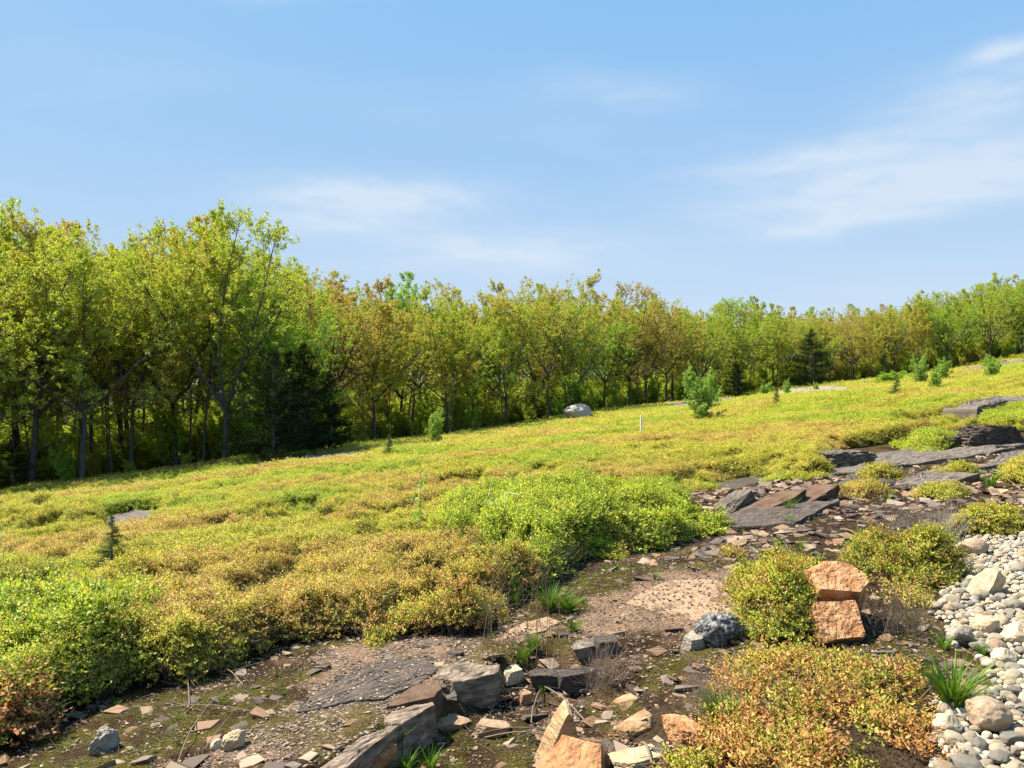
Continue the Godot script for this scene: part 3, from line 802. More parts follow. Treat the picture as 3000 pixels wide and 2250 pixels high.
func build_wood() -> void:
	var kinds := []
	for k in 4: kinds.append(tree_kind(101 + k * 7, "oak", M.bark))
	for k in 3: kinds.append(tree_kind(201 + k * 5, "slender", M.bark))
	for k in 2: kinds.append(tree_kind(301 + k * 5, "sapling", M.bark))
	var special := ["tall green oak whose crooked side limb reaches over the dark pines", "slim bronze-tinged tree beside the tall green oak", "tall dense yellow-green oak towering at the tall end of the wood", "slim yellow-green tree between two tall oaks at the tall end of the wood", "bronze-leafed oak just past the dark pines", "broad bronze-yellow oak next to the bronze oak past the pines", "airy oak with forked trunk and sky showing through its crown", "brownish bronze oak with dense low branches beside the forked oak", "second brownish oak joining the dense bronze oak", "fresh green treetop poking above the bronze oaks"]
	var look := [["leafy yellow-green oak", "bronze-yellow oak", "brownish oak in young leaf", "fresh green oak"], ["slim yellow-green tree", "slim bronze-yellow tree", "slim brownish tree", "slim fresh green tree"]]
	var ranks := ["at the very edge", "one rank back", "two ranks back", "three ranks back", "four ranks back", "deep inside"]
	var table := [
	[-12.70, 33, 10.82, 0, 0, 3.91, 0], [-17.32, 34, 11.35, 3, 1, 4.66, 0], [-20.15, 31.50, 11.76, 1, 0, 4.99, 0], [-19.11, 33.50, 10.69, 2, 0, 5.92, 0],
	[-10.57, 45, 10.46, 2, 1, 4.65, 0], [-8.79, 48, 9.96, 1, 1, 5.79, 0], [2.87, 60, 11.54, 3, 1, 0.18, 0], [10.93, 71, 11.50, 0, 2, 2.92, 0],
	[15.53, 76, 10.43, 2, 1, 5.92, 0], [-7.95, 56, 11.81, 6, 3, 4.08, 0], [-24.50, 28.32, 10.47, 3, 1, 0.64, 0], [-21.52, 29.19, 11.19, 2, 0, 4.81, 0],
	[-17.70, 31.02, 9.50, 2, 0, 0.83, 0], [-14.07, 34.36, 10.89, 4, 0, 5.48, 0], [-11.24, 36.21, 8.62, 0, 3, 1.14, 0], [-7.83, 47.94, 8.46, 6, 0, 2.61, 0],
	[-4.40, 52.34, 9.14, 1, 0, 0.02, 0], [-0.52, 56.76, 9.12, 0, 0, 4.37, 0], [4.73, 62.26, 9.21, 0, 3, 2.54, 0], [13.11, 73.37, 10.58, 1, 1, 5.92, 0],
	[20.25, 80.67, 9.26, 0, 0, 3.70, 0], [26.32, 87.18, 10.88, 0, 0, 0.57, 0], [31.59, 90.42, 9.21, 6, 0, 4.41, 0], [37.71, 94.16, 8.23, 0, 0, 0.93, 0],
	[43.68, 96.82, 8.42, 2, 1, 3.77, 0], [49.96, 98.56, 9.35, 3, 1, 2.86, 0], [53.03, 97.84, 9.90, 6, 1, 2.10, 0], [56.02, 96.94, 9.33, 1, 3, 4.95, 0],
	[60.67, 95.81, 9.50, 2, 0, 0.89, 0], [66.02, 97.41, 9.13, 2, 3, 3.07, 0], [70.07, 96.59, 8.97, 0, 0, 0.71, 0], [74.44, 96.60, 7.84, 2, 1, 2.13, 0],
	[77.02, 94.30, 7.16, 4, 0, 0.40, 0], [-28.23, 32.63, 13.01, 1, 0, 2.28, 1], [-26.18, 34.65, 13.62, 3, 0, 4.50, 1], [-24.45, 37.24, 12.48, 2, 0, 3.44, 1],
	[-20.17, 35.94, 11.11, 3, 0, 4.23, 1], [-16.47, 37.01, 11.85, 1, 0, 2.20, 1], [-14.22, 40.32, 10.99, 3, 0, 2.10, 1], [-10.77, 44.93, 10.25, 3, 2, 3.00, 1],
	[-7.14, 53.44, 10.59, 3, 0, 5.88, 1], [-3.10, 57.66, 10.26, 0, 1, 4.00, 1], [1.75, 64.12, 11.11, 2, 1, 1.14, 1], [5.01, 68.24, 10.68, 3, 0, 1.42, 1],
	[8.56, 70.83, 10.34, 1, 3, 3.44, 1], [12.59, 76.12, 11.16, 2, 1, 1.49, 1], [17.51, 82.49, 10.92, 2, 3, 5.44, 1], [21.24, 85.83, 10.00, 0, 0, 1.85, 1],
	[26.47, 90.22, 11.26, 0, 3, 2.63, 1], [33.16, 95.98, 10.27, 1, 0, 2.40, 1], [38.49, 99.08, 9.14, 2, 1, 5.61, 1], [41.69, 98.91, 10.12, 1, 2, 2.04, 1],
	[46.19, 101.98, 9.47, 2, 0, 1.83, 1], [50.67, 103.00, 9.57, 5, 2, 1.63, 1], [54.66, 103.71, 10.41, 2, 0, 1.93, 1], [58.54, 103.78, 10.21, 0, 0, 2.78, 1],
	[60.37, 101.52, 9.73, 5, 0, 3.52, 1], [64.25, 100.72, 10.08, 0, 0, 0.97, 1], [69.06, 102.23, 9.99, 1, 3, 5.42, 1], [72.15, 101.70, 9.17, 0, 1, 3.35, 1],
	[75.41, 99.93, 8.43, 0, 0, 4.28, 1], [79.78, 101.07, 8.11, 0, 0, 5.76, 1], [82.96, 101.12, 7.82, 0, 0, 3.74, 1], [-31.95, 36.93, 14.61, 1, 1, 2.99, 2],
	[-29.20, 39.59, 14.82, 6, 0, 1.91, 2], [-24.79, 39.36, 13.90, 2, 0, 5.72, 2], [-21.02, 40.53, 13.23, 2, 1, 3.38, 2], [-17.80, 41.93, 12.52, 4, 0, 5.15, 2],
	[-15.16, 45.82, 11.74, 4, 0, 0.43, 2], [-12.06, 50.24, 10.52, 4, 2, 4.06, 2], [-9.35, 57.06, 11.41, 5, 3, 2.75, 2], [-5.28, 59.13, 10.21, 5, 0, 3.49, 2],
	[-2.20, 64.07, 10.72, 6, 0, 4.66, 2], [2.30, 69.58, 12.06, 1, 0, 3.07, 2], [5.66, 72.18, 10.79, 4, 0, 3.57, 2], [10.67, 78.61, 11.25, 2, 0, 0.40, 2],
	[14.66, 81.59, 11.11, 6, 0, 1.47, 2], [20.67, 88.11, 9.84, 5, 0, 2.15, 2], [26.66, 94.06, 11.11, 4, 0, 2.45, 2], [30.47, 96.72, 10.98, 4, 1, 4.55, 2],
	[36.46, 100.18, 10.18, 1, 1, 0.73, 2], [41.84, 105.73, 10.23, 5, 0, 2.22, 2], [45.44, 104.43, 10.62, 2, 1, 2.37, 2], [49.92, 106.46, 9.73, 6, 1, 5.35, 2],
	[53.54, 106.54, 9.30, 2, 0, 0.40, 2], [57.24, 105.93, 10.62, 5, 0, 3.02, 2], [61.56, 107.79, 10.60, 1, 0, 5.79, 2], [63.48, 106.16, 9.68, 5, 0, 2.35, 2],
	[67.02, 105.78, 10.15, 5, 0, 5.14, 2], [71.83, 106.14, 9.66, 4, 0, 5.81, 2], [75.07, 104.83, 9.45, 4, 1, 5.94, 2], [79.04, 103.89, 8.43, 6, 0, 6.24, 2],
	[82.84, 103.43, 7.55, 2, 0, 2.52, 2], [89.13, 105.84, 7.63, 6, 0, 0.42, 2], [-36.67, 42.38, 15.43, 5, 0, 0.28, 3], [-33.22, 43.33, 15.12, 6, 0, 4.89, 3],
	[-29.55, 44.90, 16.16, 2, 1, 3.55, 3], [-27.44, 46.90, 14.94, 5, 2, 5.88, 3], [-21.87, 45.10, 13.83, 4, 0, 0.30, 3], [-19.27, 47.82, 14.87, 4, 1, 1.22, 3],
	[-16.10, 50.83, 11.76, 5, 0, 1.97, 3], [-12.51, 54.94, 12.01, 5, 1, 1.35, 3], [-8.93, 59.88, 11.89, 1, 0, 3.28, 3], [-4.95, 64.30, 11.60, 6, 1, 6.28, 3],
	[-1.86, 68.92, 11.67, 1, 0, 5.15, 3], [1.69, 71.91, 12.37, 4, 0, 5.02, 3], [5.58, 77.86, 12.46, 6, 0, 0.30, 3], [10.62, 81.37, 11.40, 6, 3, 4.83, 3],
	[15.29, 86.34, 12.37, 4, 3, 4.77, 3], [21.65, 93.06, 10.97, 4, 1, 1.68, 3], [27.32, 98.68, 11.33, 5, 0, 0.86, 3], [32.25, 101.64, 12.41, 4, 0, 3.50, 3],
	[36.92, 103.90, 11.13, 5, 1, 1.62, 3], [42.38, 109.48, 10.07, 2, 0, 2.07, 3], [45.00, 108.05, 10.44, 5, 1, 3.33, 3], [49.98, 109.29, 9.94, 1, 1, 2.70, 3],
	[55.30, 110.57, 9.62, 5, 0, 2.77, 3], [60.46, 112.52, 10.56, 2, 0, 0.01, 3], [64.40, 110.44, 9.59, 4, 0, 5.71, 3], [69.12, 110.05, 10.47, 6, 0, 1.74, 3],
	[73.28, 109.30, 10.92, 6, 1, 2.30, 3], [78.64, 110.70, 9.60, 4, 1, 0.90, 3], [83.40, 110.52, 8.75, 4, 0, 4.73, 3], [86.23, 108.77, 8.39, 6, 0, 3.35, 3],
	[90.68, 107.98, 7.91, 4, 0, 3.90, 3], [-40.21, 46.48, 17.34, 4, 0, 3.15, 4], [-37.47, 47.10, 17.78, 1, 3, 5.80, 4], [-34.67, 49.74, 17.40, 2, 0, 6.02, 4],
	[-29.51, 48.79, 15.28, 5, 0, 0.55, 4], [-25.53, 50.41, 15.85, 1, 0, 1.72, 4], [-21.79, 51.98, 16.37, 4, 0, 5.63, 4], [-19.01, 53.57, 14.01, 2, 1, 3.24, 4],
	[-15.52, 59.12, 13.25, 2, 0, 4.21, 4], [-12.49, 62.37, 12.95, 2, 3, 3.85, 4], [-8.29, 66.94, 13.22, 2, 1, 1.56, 4], [-5.03, 69.04, 11.17, 6, 1, 5.97, 4],
	[-1.29, 72.85, 11.38, 5, 0, 3.55, 4], [3.00, 79.00, 13.12, 1, 0, 3.32, 4], [8.65, 85.15, 12.92, 6, 0, 2.08, 4], [12.90, 88.11, 13.18, 6, 0, 1.15, 4],
	[17.01, 91.37, 11.98, 6, 1, 3.04, 4], [23.14, 98.61, 11.24, 6, 0, 2.41, 4], [30.04, 104.54, 12.34, 2, 1, 0.63, 4], [35.96, 107.12, 12.01, 4, 0, 4.78, 4],
	[41.01, 111.28, 11.66, 6, 1, 4.48, 4], [46.62, 114.98, 11.43, 4, 0, 1.23, 4], [51.45, 114.18, 10.82, 4, 0, 2.93, 4], [54.87, 113.90, 9.48, 6, 0, 2.39, 4],
	[61.08, 115.74, 10.80, 1, 1, 1.86, 4], [65.53, 115.23, 10.32, 6, 1, 2.16, 4], [69.42, 114.74, 10.52, 4, 0, 2.12, 4], [75.35, 116.04, 11.99, 4, 0, 1.70, 4],
	[79.03, 115.18, 10.23, 4, 0, 1.13, 4], [82.66, 115.36, 9.45, 5, 0, 5.09, 4], [85.67, 112.78, 8.44, 6, 1, 3.53, 4], [92.42, 115.21, 8.47, 4, 0, 6.12, 4],
	[96.00, 113.53, 8.23, 4, 3, 5.27, 4], [-23.67, 29.15, 8.29, 4, 0, 4.89, 0], [-20.88, 32.63, 9.19, 6, 1, 0.23, 0], [-17.85, 33.69, 9.04, 5, 1, 2.72, 0],
	[-11.96, 35.94, 6.43, 4, 3, 4.90, 0], [-9.04, 46.51, 7.06, 5, 0, 1.70, 0], [-4.33, 51.80, 7.82, 6, 1, 4.76, 0], [-0.63, 57.43, 8.57, 4, 3, 1.23, 0],
	[3.19, 62.31, 7.26, 5, 1, 1.49, 0], [11.58, 72.84, 9.10, 4, 0, 0.54, 0], [16.67, 78.13, 6.76, 5, 1, 3.26, 0], [26.48, 87.71, 7.10, 4, 0, 2.51, 0],
	[32.89, 92.94, 8.91, 6, 1, 1.51, 0], [39.71, 96.16, 7.30, 6, 0, 1.49, 0], [45.94, 97.01, 6.89, 4, 1, 3.17, 0], [52.81, 99.32, 6.81, 4, 1, 4.35, 0],
	[59.14, 98.89, 7.29, 6, 0, 4.11, 0], [64.75, 97.20, 7.82, 6, 0, 3.73, 0], [69.33, 96.80, 7.35, 4, 1, 4.05, 0], [72.67, 96.33, 7.43, 6, 0, 1.88, 0],
	[-26.98, 33.23, 8.24, 4, 0, 0.02, 1], [-23.32, 36.04, 8.29, 4, 0, 2.15, 1], [-20.09, 37.46, 8.82, 5, 1, 0.90, 1], [-15.95, 37.00, 8.46, 4, 1, 3.95, 1],
	[-12.77, 40.78, 8.50, 5, 3, 3.73, 1], [-9.10, 50.88, 6.41, 5, 1, 0.27, 1], [-3.07, 57.53, 7.83, 6, 0, 0.74, 1], [3.36, 65.47, 8.77, 6, 1, 4.37, 1],
	[10.60, 74.40, 7.17, 6, 0, 2.89, 1], [18.21, 82.76, 9.05, 6, 1, 4.27, 1], [24.11, 88.01, 7.52, 5, 0, 0.01, 1], [32.61, 94.86, 7.11, 5, 0, 1.36, 1],
	[39.02, 99.94, 6.24, 4, 0, 6.24, 1], [45.06, 100.62, 6.63, 6, 1, 0.87, 1], [50.99, 102.03, 6.78, 5, 3, 0.11, 1], [56.42, 102.79, 8.92, 6, 0, 3.49, 1],
	[61.58, 101.71, 7.03, 5, 1, 0.68, 1], [65.49, 100.94, 8.34, 6, 0, 4.02, 1], [71.58, 99.88, 6.05, 4, 0, 3.97, 1], [78.34, 100.28, 6.37, 4, 1, 1.08, 1]]
	for k in table.size():
		var t: Array = table[k]
		var kind := int(t[3])
		var label: String = special[k] if k < 10 else look[0 if kind < 4 else 1][int(t[4])] + " " + ranks[int(t[6])] + " " + landmark(t[0] / t[1])
		var o := thing("oak_tree" if kind < 4 else "slender_tree", label, "tree", at(Vector2(t[0], t[1])), "trees along the wood's edge", t[5])
		var s: float = t[2] / (10.1 if kind < 4 else 10.3)
		o.scale = Vector3(s, s, s)
		part("trunk", kinds[kind][0], o)
		part("crown", kinds[kind][1], o, M.tree_leaf[int(t[4])])
	for t in [
	[-24.20, 28.86, 1.07, 8, 1, 1.96, 0], [-22.30, 29.85, 2.60, 8, 0, 1.89, 0], [-21.91, 32.86, 2.24, 8, 0, 2.61, 0], [-18.48, 31.29, 1.86, 8, 3, 4.28, 0],
	[-16.46, 32.66, 1.03, 8, 0, 4.83, 0], [-14.58, 33.51, 1.04, 8, 0, 1.71, 0], [-12.56, 37.04, 1.63, 7, 1, 6.16, 0], [-10.93, 39.41, 1.21, 7, 0, 5.09, 0],
	[-8.72, 44.27, 0.99, 8, 0, 3.47, 0], [-5.65, 50.39, 1.33, 7, 3, 1.61, 0], [-2.82, 54.29, 1.93, 7, 3, 2.87, 0], [1.40, 59.79, 1.66, 7, 0, 1.05, 0],
	[3.73, 62.07, 1.95, 7, 3, 3.03, 0], [6.92, 67.19, 1.97, 7, 3, 3.49, 0], [9.58, 68.72, 1.88, 8, 3, 3.07, 0], [15.04, 76.52, 1.38, 8, 0, 1.81, 0],
	[18.95, 79.69, 1.53, 7, 0, 1.22, 0], [24.48, 84.66, 1.73, 7, 0, 5.36, 0], [29.49, 89.40, 2.32, 8, 0, 4.60, 0], [34.04, 93.34, 1.94, 7, 0, 3.11, 0],
	[36.90, 95.55, 2.21, 8, 0, 3.36, 0], [39.85, 95.32, 1.24, 7, 1, 1.50, 0], [44.60, 97.32, 1.55, 7, 3, 5.78, 0], [46.82, 96.86, 1.01, 8, 0, 1.92, 0],
	[50.98, 97.90, 1.91, 8, 3, 4.56, 0], [55.36, 98.64, 0.90, 8, 0, 0.09, 0], [58.12, 97.09, 1.68, 8, 1, 2.95, 0], [60.45, 96.60, 2.21, 8, 1, 3.86, 0],
	[64.83, 97.81, 1.95, 7, 3, 2.79, 0], [67.89, 97.74, 2.08, 7, 0, 2.32, 0], [68.76, 95.90, 0.91, 8, 0, 1.18, 0], [72.81, 96.07, 2.21, 7, 1, 4.33, 0],
	[75.19, 95.96, 1.67, 8, 1, 1.72, 0], [77.82, 95.31, 2.07, 8, 3, 5.47, 0], [-27.44, 32.72, 2.57, 8, 3, 1.27, 1], [-25.63, 34.71, 3.83, 7, 0, 3.35, 1],
	[-22.34, 35.61, 1.67, 8, 0, 0.90, 1], [-19.55, 35.31, 1.82, 8, 1, 4.66, 1], [-16.78, 37.03, 3.72, 8, 3, 5.56, 1], [-14.05, 37.95, 4.17, 8, 3, 3.00, 1],
	[-11.71, 43.22, 3.97, 8, 0, 2.68, 1], [-9.96, 49.25, 2.04, 8, 0, 3.23, 1], [-6.73, 53.00, 1.63, 8, 0, 4.59, 1], [-4.03, 55.72, 3.80, 7, 0, 4.26, 1],
	[-1.86, 59.02, 1.63, 7, 0, 3.22, 1], [1.24, 62.58, 1.82, 8, 3, 3.59, 1], [5.88, 68.50, 3.87, 7, 3, 0.46, 1], [9.19, 72.23, 1.85, 8, 0, 2.15, 1],
	[12.27, 76.12, 2.69, 7, 3, 3.12, 1], [14.99, 79.53, 3.36, 7, 3, 5.59, 1], [18.25, 82.14, 3.89, 8, 3, 0.59, 1], [22.74, 87.37, 2.56, 7, 3, 2.55, 1],
	[26.20, 89.14, 2.63, 7, 0, 2.29, 1], [31.04, 93.71, 1.89, 8, 0, 1.92, 1], [35.48, 96.97, 3.36, 7, 0, 0.51, 1], [39.73, 99.16, 3.24, 7, 0, 1.86, 1],
	[43.81, 100.41, 4.19, 8, 1, 3.89, 1], [47.65, 100.36, 2.73, 8, 1, 0.56, 1], [51.01, 101.15, 3.98, 8, 1, 5.90, 1], [54.88, 103.04, 4.19, 7, 0, 5.03, 1],
	[57.49, 102.00, 1.91, 8, 0, 4.29, 1], [59.72, 101.22, 1.84, 8, 0, 2.37, 1], [61.92, 100.85, 2.54, 8, 1, 4.19, 1], [63.66, 100.35, 2.95, 7, 0, 3.84, 1],
	[67.02, 101.88, 1.53, 8, 0, 2.99, 1], [69.22, 101.51, 4.18, 8, 3, 1.39, 1], [70.65, 99.30, 1.74, 7, 0, 4.36, 1], [74.29, 101.17, 3.18, 8, 3, 1.60, 1],
	[75.46, 99.59, 1.58, 7, 0, 6.05, 1], [80.05, 100.53, 2.72, 7, 1, 4.58, 1], [83.77, 100.66, 2.96, 8, 3, 0.61, 1], [-29.92, 35.68, 1.41, 7, 0, 0.51, 2],
	[-27.97, 36.46, 4.08, 8, 0, 4.37, 2], [-27.80, 39.03, 2.86, 8, 0, 3.98, 2], [-24.45, 39.89, 2.23, 7, 3, 3.72, 2], [-22.40, 40.60, 2.98, 7, 0, 1.29, 2],
	[-18.85, 40.41, 2.19, 7, 0, 5.79, 2], [-16.75, 40.79, 3.37, 8, 0, 2.76, 2], [-14.53, 42.10, 3.07, 8, 3, 4.08, 2], [-12.46, 47.51, 2.99, 7, 0, 3.52, 2],
	[-10.15, 52.83, 2.27, 8, 1, 5.35, 2], [-7.19, 55.75, 1.94, 7, 3, 3.83, 2], [-3.66, 61.07, 1.91, 7, 0, 4.50, 2], [-1.10, 63.98, 2.16, 8, 0, 0.71, 2],
	[1.49, 66.34, 4.04, 8, 0, 1.62, 2], [4.80, 69.97, 1.82, 8, 1, 0.39, 2], [9.68, 75.50, 3.08, 7, 3, 4.16, 2], [13.09, 79.63, 2.43, 7, 1, 4.44, 2],
	[17.65, 84.42, 2.05, 7, 0, 6.16, 2], [21.38, 87.78, 3.78, 7, 3, 2.94, 2], [26.87, 92.68, 2.99, 7, 0, 4.48, 2], [32.10, 96.03, 3.58, 8, 3, 4.96, 2],
	[37.47, 99.99, 2.76, 7, 1, 5.04, 2], [42.16, 102.09, 2.59, 7, 1, 4.75, 2], [45.84, 104.24, 2.89, 8, 3, 6.09, 2], [48.90, 104.18, 3.24, 8, 0, 6.02, 2],
	[51.86, 104.70, 1.52, 7, 3, 1.59, 2], [56.07, 104.85, 3.27, 8, 3, 3.57, 2], [60.33, 105.34, 2.32, 8, 0, 2.74, 2], [63.22, 105.67, 2.06, 8, 3, 5.92, 2],
	[64.97, 104.02, 2.22, 8, 0, 3.34, 2], [67.71, 103.04, 3.27, 7, 0, 1.89, 2], [71.18, 104.74, 2.02, 8, 1, 0.27, 2], [74.17, 103.37, 1.41, 8, 1, 3.30, 2],
	[76.34, 102.44, 1.67, 8, 0, 2.92, 2], [81.65, 104.12, 1.82, 8, 0, 2.74, 2], [83.89, 101.83, 2.74, 8, 0, 3.27, 2], [-33.19, 39.58, 1.71, 7, 3, 3.19, 3],
	[-30.10, 39.27, 3.28, 8, 3, 2.30, 3], [-28.46, 40.24, 1.74, 8, 0, 6.03, 3], [-26.81, 42.43, 3.91, 8, 0, 1.42, 3], [-23.63, 42.23, 2.15, 8, 1, 2.72, 3],
	[-20.65, 43.28, 1.55, 7, 0, 2.67, 3], [-17.14, 44.14, 1.99, 7, 3, 4.87, 3], [-14.91, 46.36, 4.05, 8, 3, 5.42, 3], [-12.87, 49.97, 2.42, 7, 1, 1.87, 3],
	[-9.82, 56.35, 3.99, 7, 0, 1.76, 3], [-6.92, 61.16, 3.31, 7, 3, 2.33, 3], [-3.38, 64.69, 2.47, 8, 0, 1.68, 3], [-0.50, 68.17, 3.07, 7, 0, 0.28, 3],
	[3.40, 72.09, 2.60, 8, 3, 0.71, 3], [8.05, 76.44, 2.51, 7, 0, 1.98, 3], [10.92, 79.09, 2.33, 8, 0, 1.07, 3], [16.12, 85.77, 1.53, 8, 0, 0.55, 3],
	[20.14, 89.90, 1.65, 7, 3, 3.16, 3], [24.03, 93.07, 2.73, 8, 0, 4.97, 3], [29.38, 97.40, 3.05, 7, 0, 4.74, 3], [33.59, 100.62, 3.01, 8, 3, 5.32, 3],
	[38.73, 103.94, 4.04, 7, 3, 1.38, 3], [43.57, 105.56, 3.03, 8, 0, 5.58, 3], [47.73, 107.39, 1.79, 8, 0, 3.88, 3], [51.24, 107.15, 2.14, 8, 0, 1.79, 3],
	[54.70, 108.33, 3.57, 7, 0, 0.48, 3], [57.12, 108.68, 3.08, 7, 1, 6.20, 3], [60.23, 108.70, 2.72, 8, 0, 4.13, 3], [63.15, 109.31, 4.17, 7, 3, 3.62, 3],
	[64.23, 107.35, 3.45, 8, 0, 3.93, 3], [67.39, 107.11, 1.54, 7, 0, 4.77, 3], [70.28, 107.75, 3.35, 8, 3, 0.63, 3], [72.41, 106.27, 3.09, 7, 3, 5.61, 3],
	[75.88, 106.77, 1.71, 7, 3, 3.81, 3], [79.91, 106.81, 2.80, 7, 3, 2.56, 3], [82.53, 106.86, 2.48, 7, 0, 6.21, 3], [85.28, 106.18, 2.74, 8, 3, 2.05, 3],
	[88.49, 106.71, 3.30, 8, 0, 4.54, 3]]:
		var o := thing("sapling", ("tall " if t[2] > 3.0 else "low " if t[2] < 1.7 else "") + ["yellow-green sapling ", "bronze sapling ", "", "fresh green sapling "][int(t[4])] + ["at the edge trees' feet ", "in the wood's shade ", "", ""][mini(int(t[6]), 1)] + landmark(t[0] / t[1]), "sapling", at(Vector2(t[0], t[1])), "saplings under the oaks", t[5])
		var s: float = t[2] / 3.0
		o.scale = Vector3(s, s, s)
		part("trunk", kinds[int(t[3])][0], o)
		part("crown", kinds[int(t[3])][1], o, M.tree_leaf[int(t[4])])
	var wood_at := []
	var cols := []
	for t in [
	[-59.21, 54.96, 18.79, 0.14], [-53.80, 56.11, 17.80, 0.87], [-50.52, 58.66, 18.02, 0.50], [-44.10, 57.24, 16.05, 0.45],
	[-40.21, 61.22, 16.23, 5.60], [-33.23, 61.75, 16.57, 2.40], [-26.79, 61.43, 17.16, 0.53], [-22.32, 67.52, 13.82, 0.22],
	[-17.66, 71.93, 12.53, 5.49], [-12.65, 74.58, 12.08, 0.07], [-7.25, 79.28, 12.00, 4.25], [-0.43, 86.34, 11.72, 2.84],
	[4.58, 91.93, 12.16, 5.06], [9.69, 96.82, 10.65, 0.14], [16.09, 102.65, 12.92, 2.98], [24.85, 109.58, 10.26, 1.49],
	[31.49, 112.27, 10.29, 2.21], [37.47, 116.49, 10.51, 2.01], [45.41, 124.10, 10.03, 3.70], [50.59, 124.02, 10.27, 5.54],
	[56.52, 126.38, 9.28, 0.10], [64.89, 128.84, 8.64, 0.09], [69.42, 128.79, 10.23, 0.98], [75.18, 128.98, 8.09, 3.37],
	[79.71, 125.75, 8.62, 4.09], [86.43, 126.62, 8.33, 4.79], [92.39, 125.65, 8.62, 0.34], [101.00, 127.16, 8.01, 6.25],
	[107.73, 126.97, 8.19, 6.08], [109.41, 123.37, 7.41, 2.27], [115.05, 124.42, 7.24, 6.15], [122.91, 125.84, 6.68, 1.47],
	[124.85, 122.80, 6.23, 4.17], [131.27, 122.81, 5.60, 5.94], [-66.11, 61.36, 18.86, 0.70], [-61.54, 64.05, 21.29, 3.62],
	[-56.76, 64.84, 21.67, 0.78], [-53.44, 67.64, 21.44, 2.44], [-46.26, 67.09, 20.76, 5.23], [-42.27, 70.89, 18.04, 2.68],
	[-37.29, 71.43, 19.39, 2.28], [-30.92, 70.11, 19.33, 1.23], [-24.99, 74.48, 15.14, 6.10], [-20.40, 75.02, 12.82, 0.45],
	[-14.72, 83.98, 13.37, 1.63], [-9.01, 89.27, 13.09, 0.74], [-3.84, 93.70, 12.30, 1.54], [3.77, 99.15, 12.81, 6.11],
	[9.84, 104.09, 12.48, 1.67], [15.21, 106.76, 13.47, 2.42], [21.23, 112.67, 11.23, 2.09], [29.44, 119.63, 11.64, 3.97],
	[37.52, 125.39, 12.42, 0.71], [45.77, 128.49, 9.68, 4.11], [52.90, 131.22, 9.62, 0.41], [59.01, 132.59, 10.30, 2.77],
	[63.86, 133.26, 8.26, 4.86], [70.79, 135.92, 9.83, 0.94], [77.22, 134.66, 9.18, 1.14], [85.04, 135.61, 8.83, 2.65],
	[91.00, 134.94, 10.39, 2.60], [97.30, 135.25, 8.56, 4.95], [100.73, 131.53, 8.16, 5.88], [110.70, 135.10, 8.50, 6.14],
	[116.16, 134.07, 6.95, 3.99], [121.48, 134.13, 7.99, 4.50], [125.18, 131.86, 6.41, 3.39], [131.31, 131.11, 6.91, 5.81],
	[138.10, 132.76, 6.24, 2.89], [-76.38, 70.89, 21.88, 0.39], [-67.83, 69.18, 20.07, 1.63], [-62.92, 71.66, 24.05, 5.39],
	[-58.59, 74.47, 23.92, 0.43], [-52.55, 75.95, 21.17, 0.05], [-46.72, 78.75, 19.03, 5.31], [-41.93, 79.76, 20.27, 3.69],
	[-35.64, 78.77, 18.36, 0.53], [-29.90, 79.92, 20.06, 3.09], [-25.21, 82.58, 14.68, 2.20], [-21.18, 88.60, 16.57, 1.26],
	[-15.39, 90.32, 15.23, 4.02], [-10.30, 97.02, 12.91, 1.67], [-3.71, 99.44, 12.69, 6.15], [2.59, 103.31, 12.96, 0.84],
	[9.72, 110.43, 14.19, 5.52], [14.63, 113.32, 12.20, 6.13], [21.30, 119.84, 12.89, 2.48], [27.43, 123.86, 12.95, 6.21],
	[35.10, 129.72, 12.64, 5.09], [43.14, 134.09, 12.20, 4.17], [48.31, 135.66, 11.90, 3.69], [55.72, 141.92, 9.24, 5.23],
	[60.08, 141.45, 11.49, 5.29], [66.37, 141.97, 10.01, 1.07], [75.25, 144.95, 8.37, 0.15], [79.90, 142.13, 8.46, 3.75],
	[86.43, 143.32, 8.93, 3.72], [92.68, 144.19, 11.37, 1.75], [97.32, 140.59, 9.57, 5.05], [102.28, 139.79, 8.83, 3.57],
	[107.64, 140.56, 9.58, 4.79], [115.53, 142.69, 9.53, 5.90], [120.07, 142.52, 7.91, 1.82], [124.90, 142.47, 7.98, 3.59],
	[130.68, 141.48, 7.45, 4.03], [136.24, 140.73, 7.96, 3.16], [141.11, 139.05, 7.62, 5.99], [147.53, 138.57, 6.70, 5.29],
	[-83.20, 77.22, 24.93, 5.63], [-78.06, 78.19, 23.05, 5.54], [-74.78, 80.08, 23.86, 5.05], [-69.93, 79.88, 23.30, 1.92],
	[-64.06, 80.58, 21.84, 0.56], [-60.33, 82.60, 26.37, 5.39], [-57.68, 86.07, 23.23, 2.08], [-52.18, 85.34, 22.39, 0.76],
	[-47.78, 86.42, 21.94, 2.48], [-41.50, 85.32, 21.22, 5.70], [-36.79, 88.67, 21.73, 1.56], [-30.69, 90.21, 17.90, 3.76],
	[-24.55, 91.92, 17.17, 0.85], [-18.30, 97.93, 15.01, 4.89], [-12.83, 101.22, 15.04, 3.80], [-8.54, 104.16, 14.78, 1.93],
	[-2.82, 107.20, 14.29, 4.85], [3.49, 112.38, 14.85, 0.59], [8.90, 118.69, 16.05, 5.79], [14.11, 119.21, 12.77, 3.16],
	[22.80, 127.83, 12.88, 0.51], [30.32, 131.96, 11.44, 1.87], [36.12, 136.85, 12.17, 3.91], [43.29, 139.17, 12.89, 5.20],
	[52.88, 147.27, 11.53, 3.83], [59.22, 149.22, 10.99, 5.44], [64.26, 149.39, 9.88, 5.41], [70.35, 149.49, 9.25, 3.89],
	[76.45, 150.22, 8.71, 1.77], [83.01, 152.32, 10.41, 4.99], [90.48, 152.56, 9.25, 4.01], [95.78, 152.40, 11.17, 2.98],
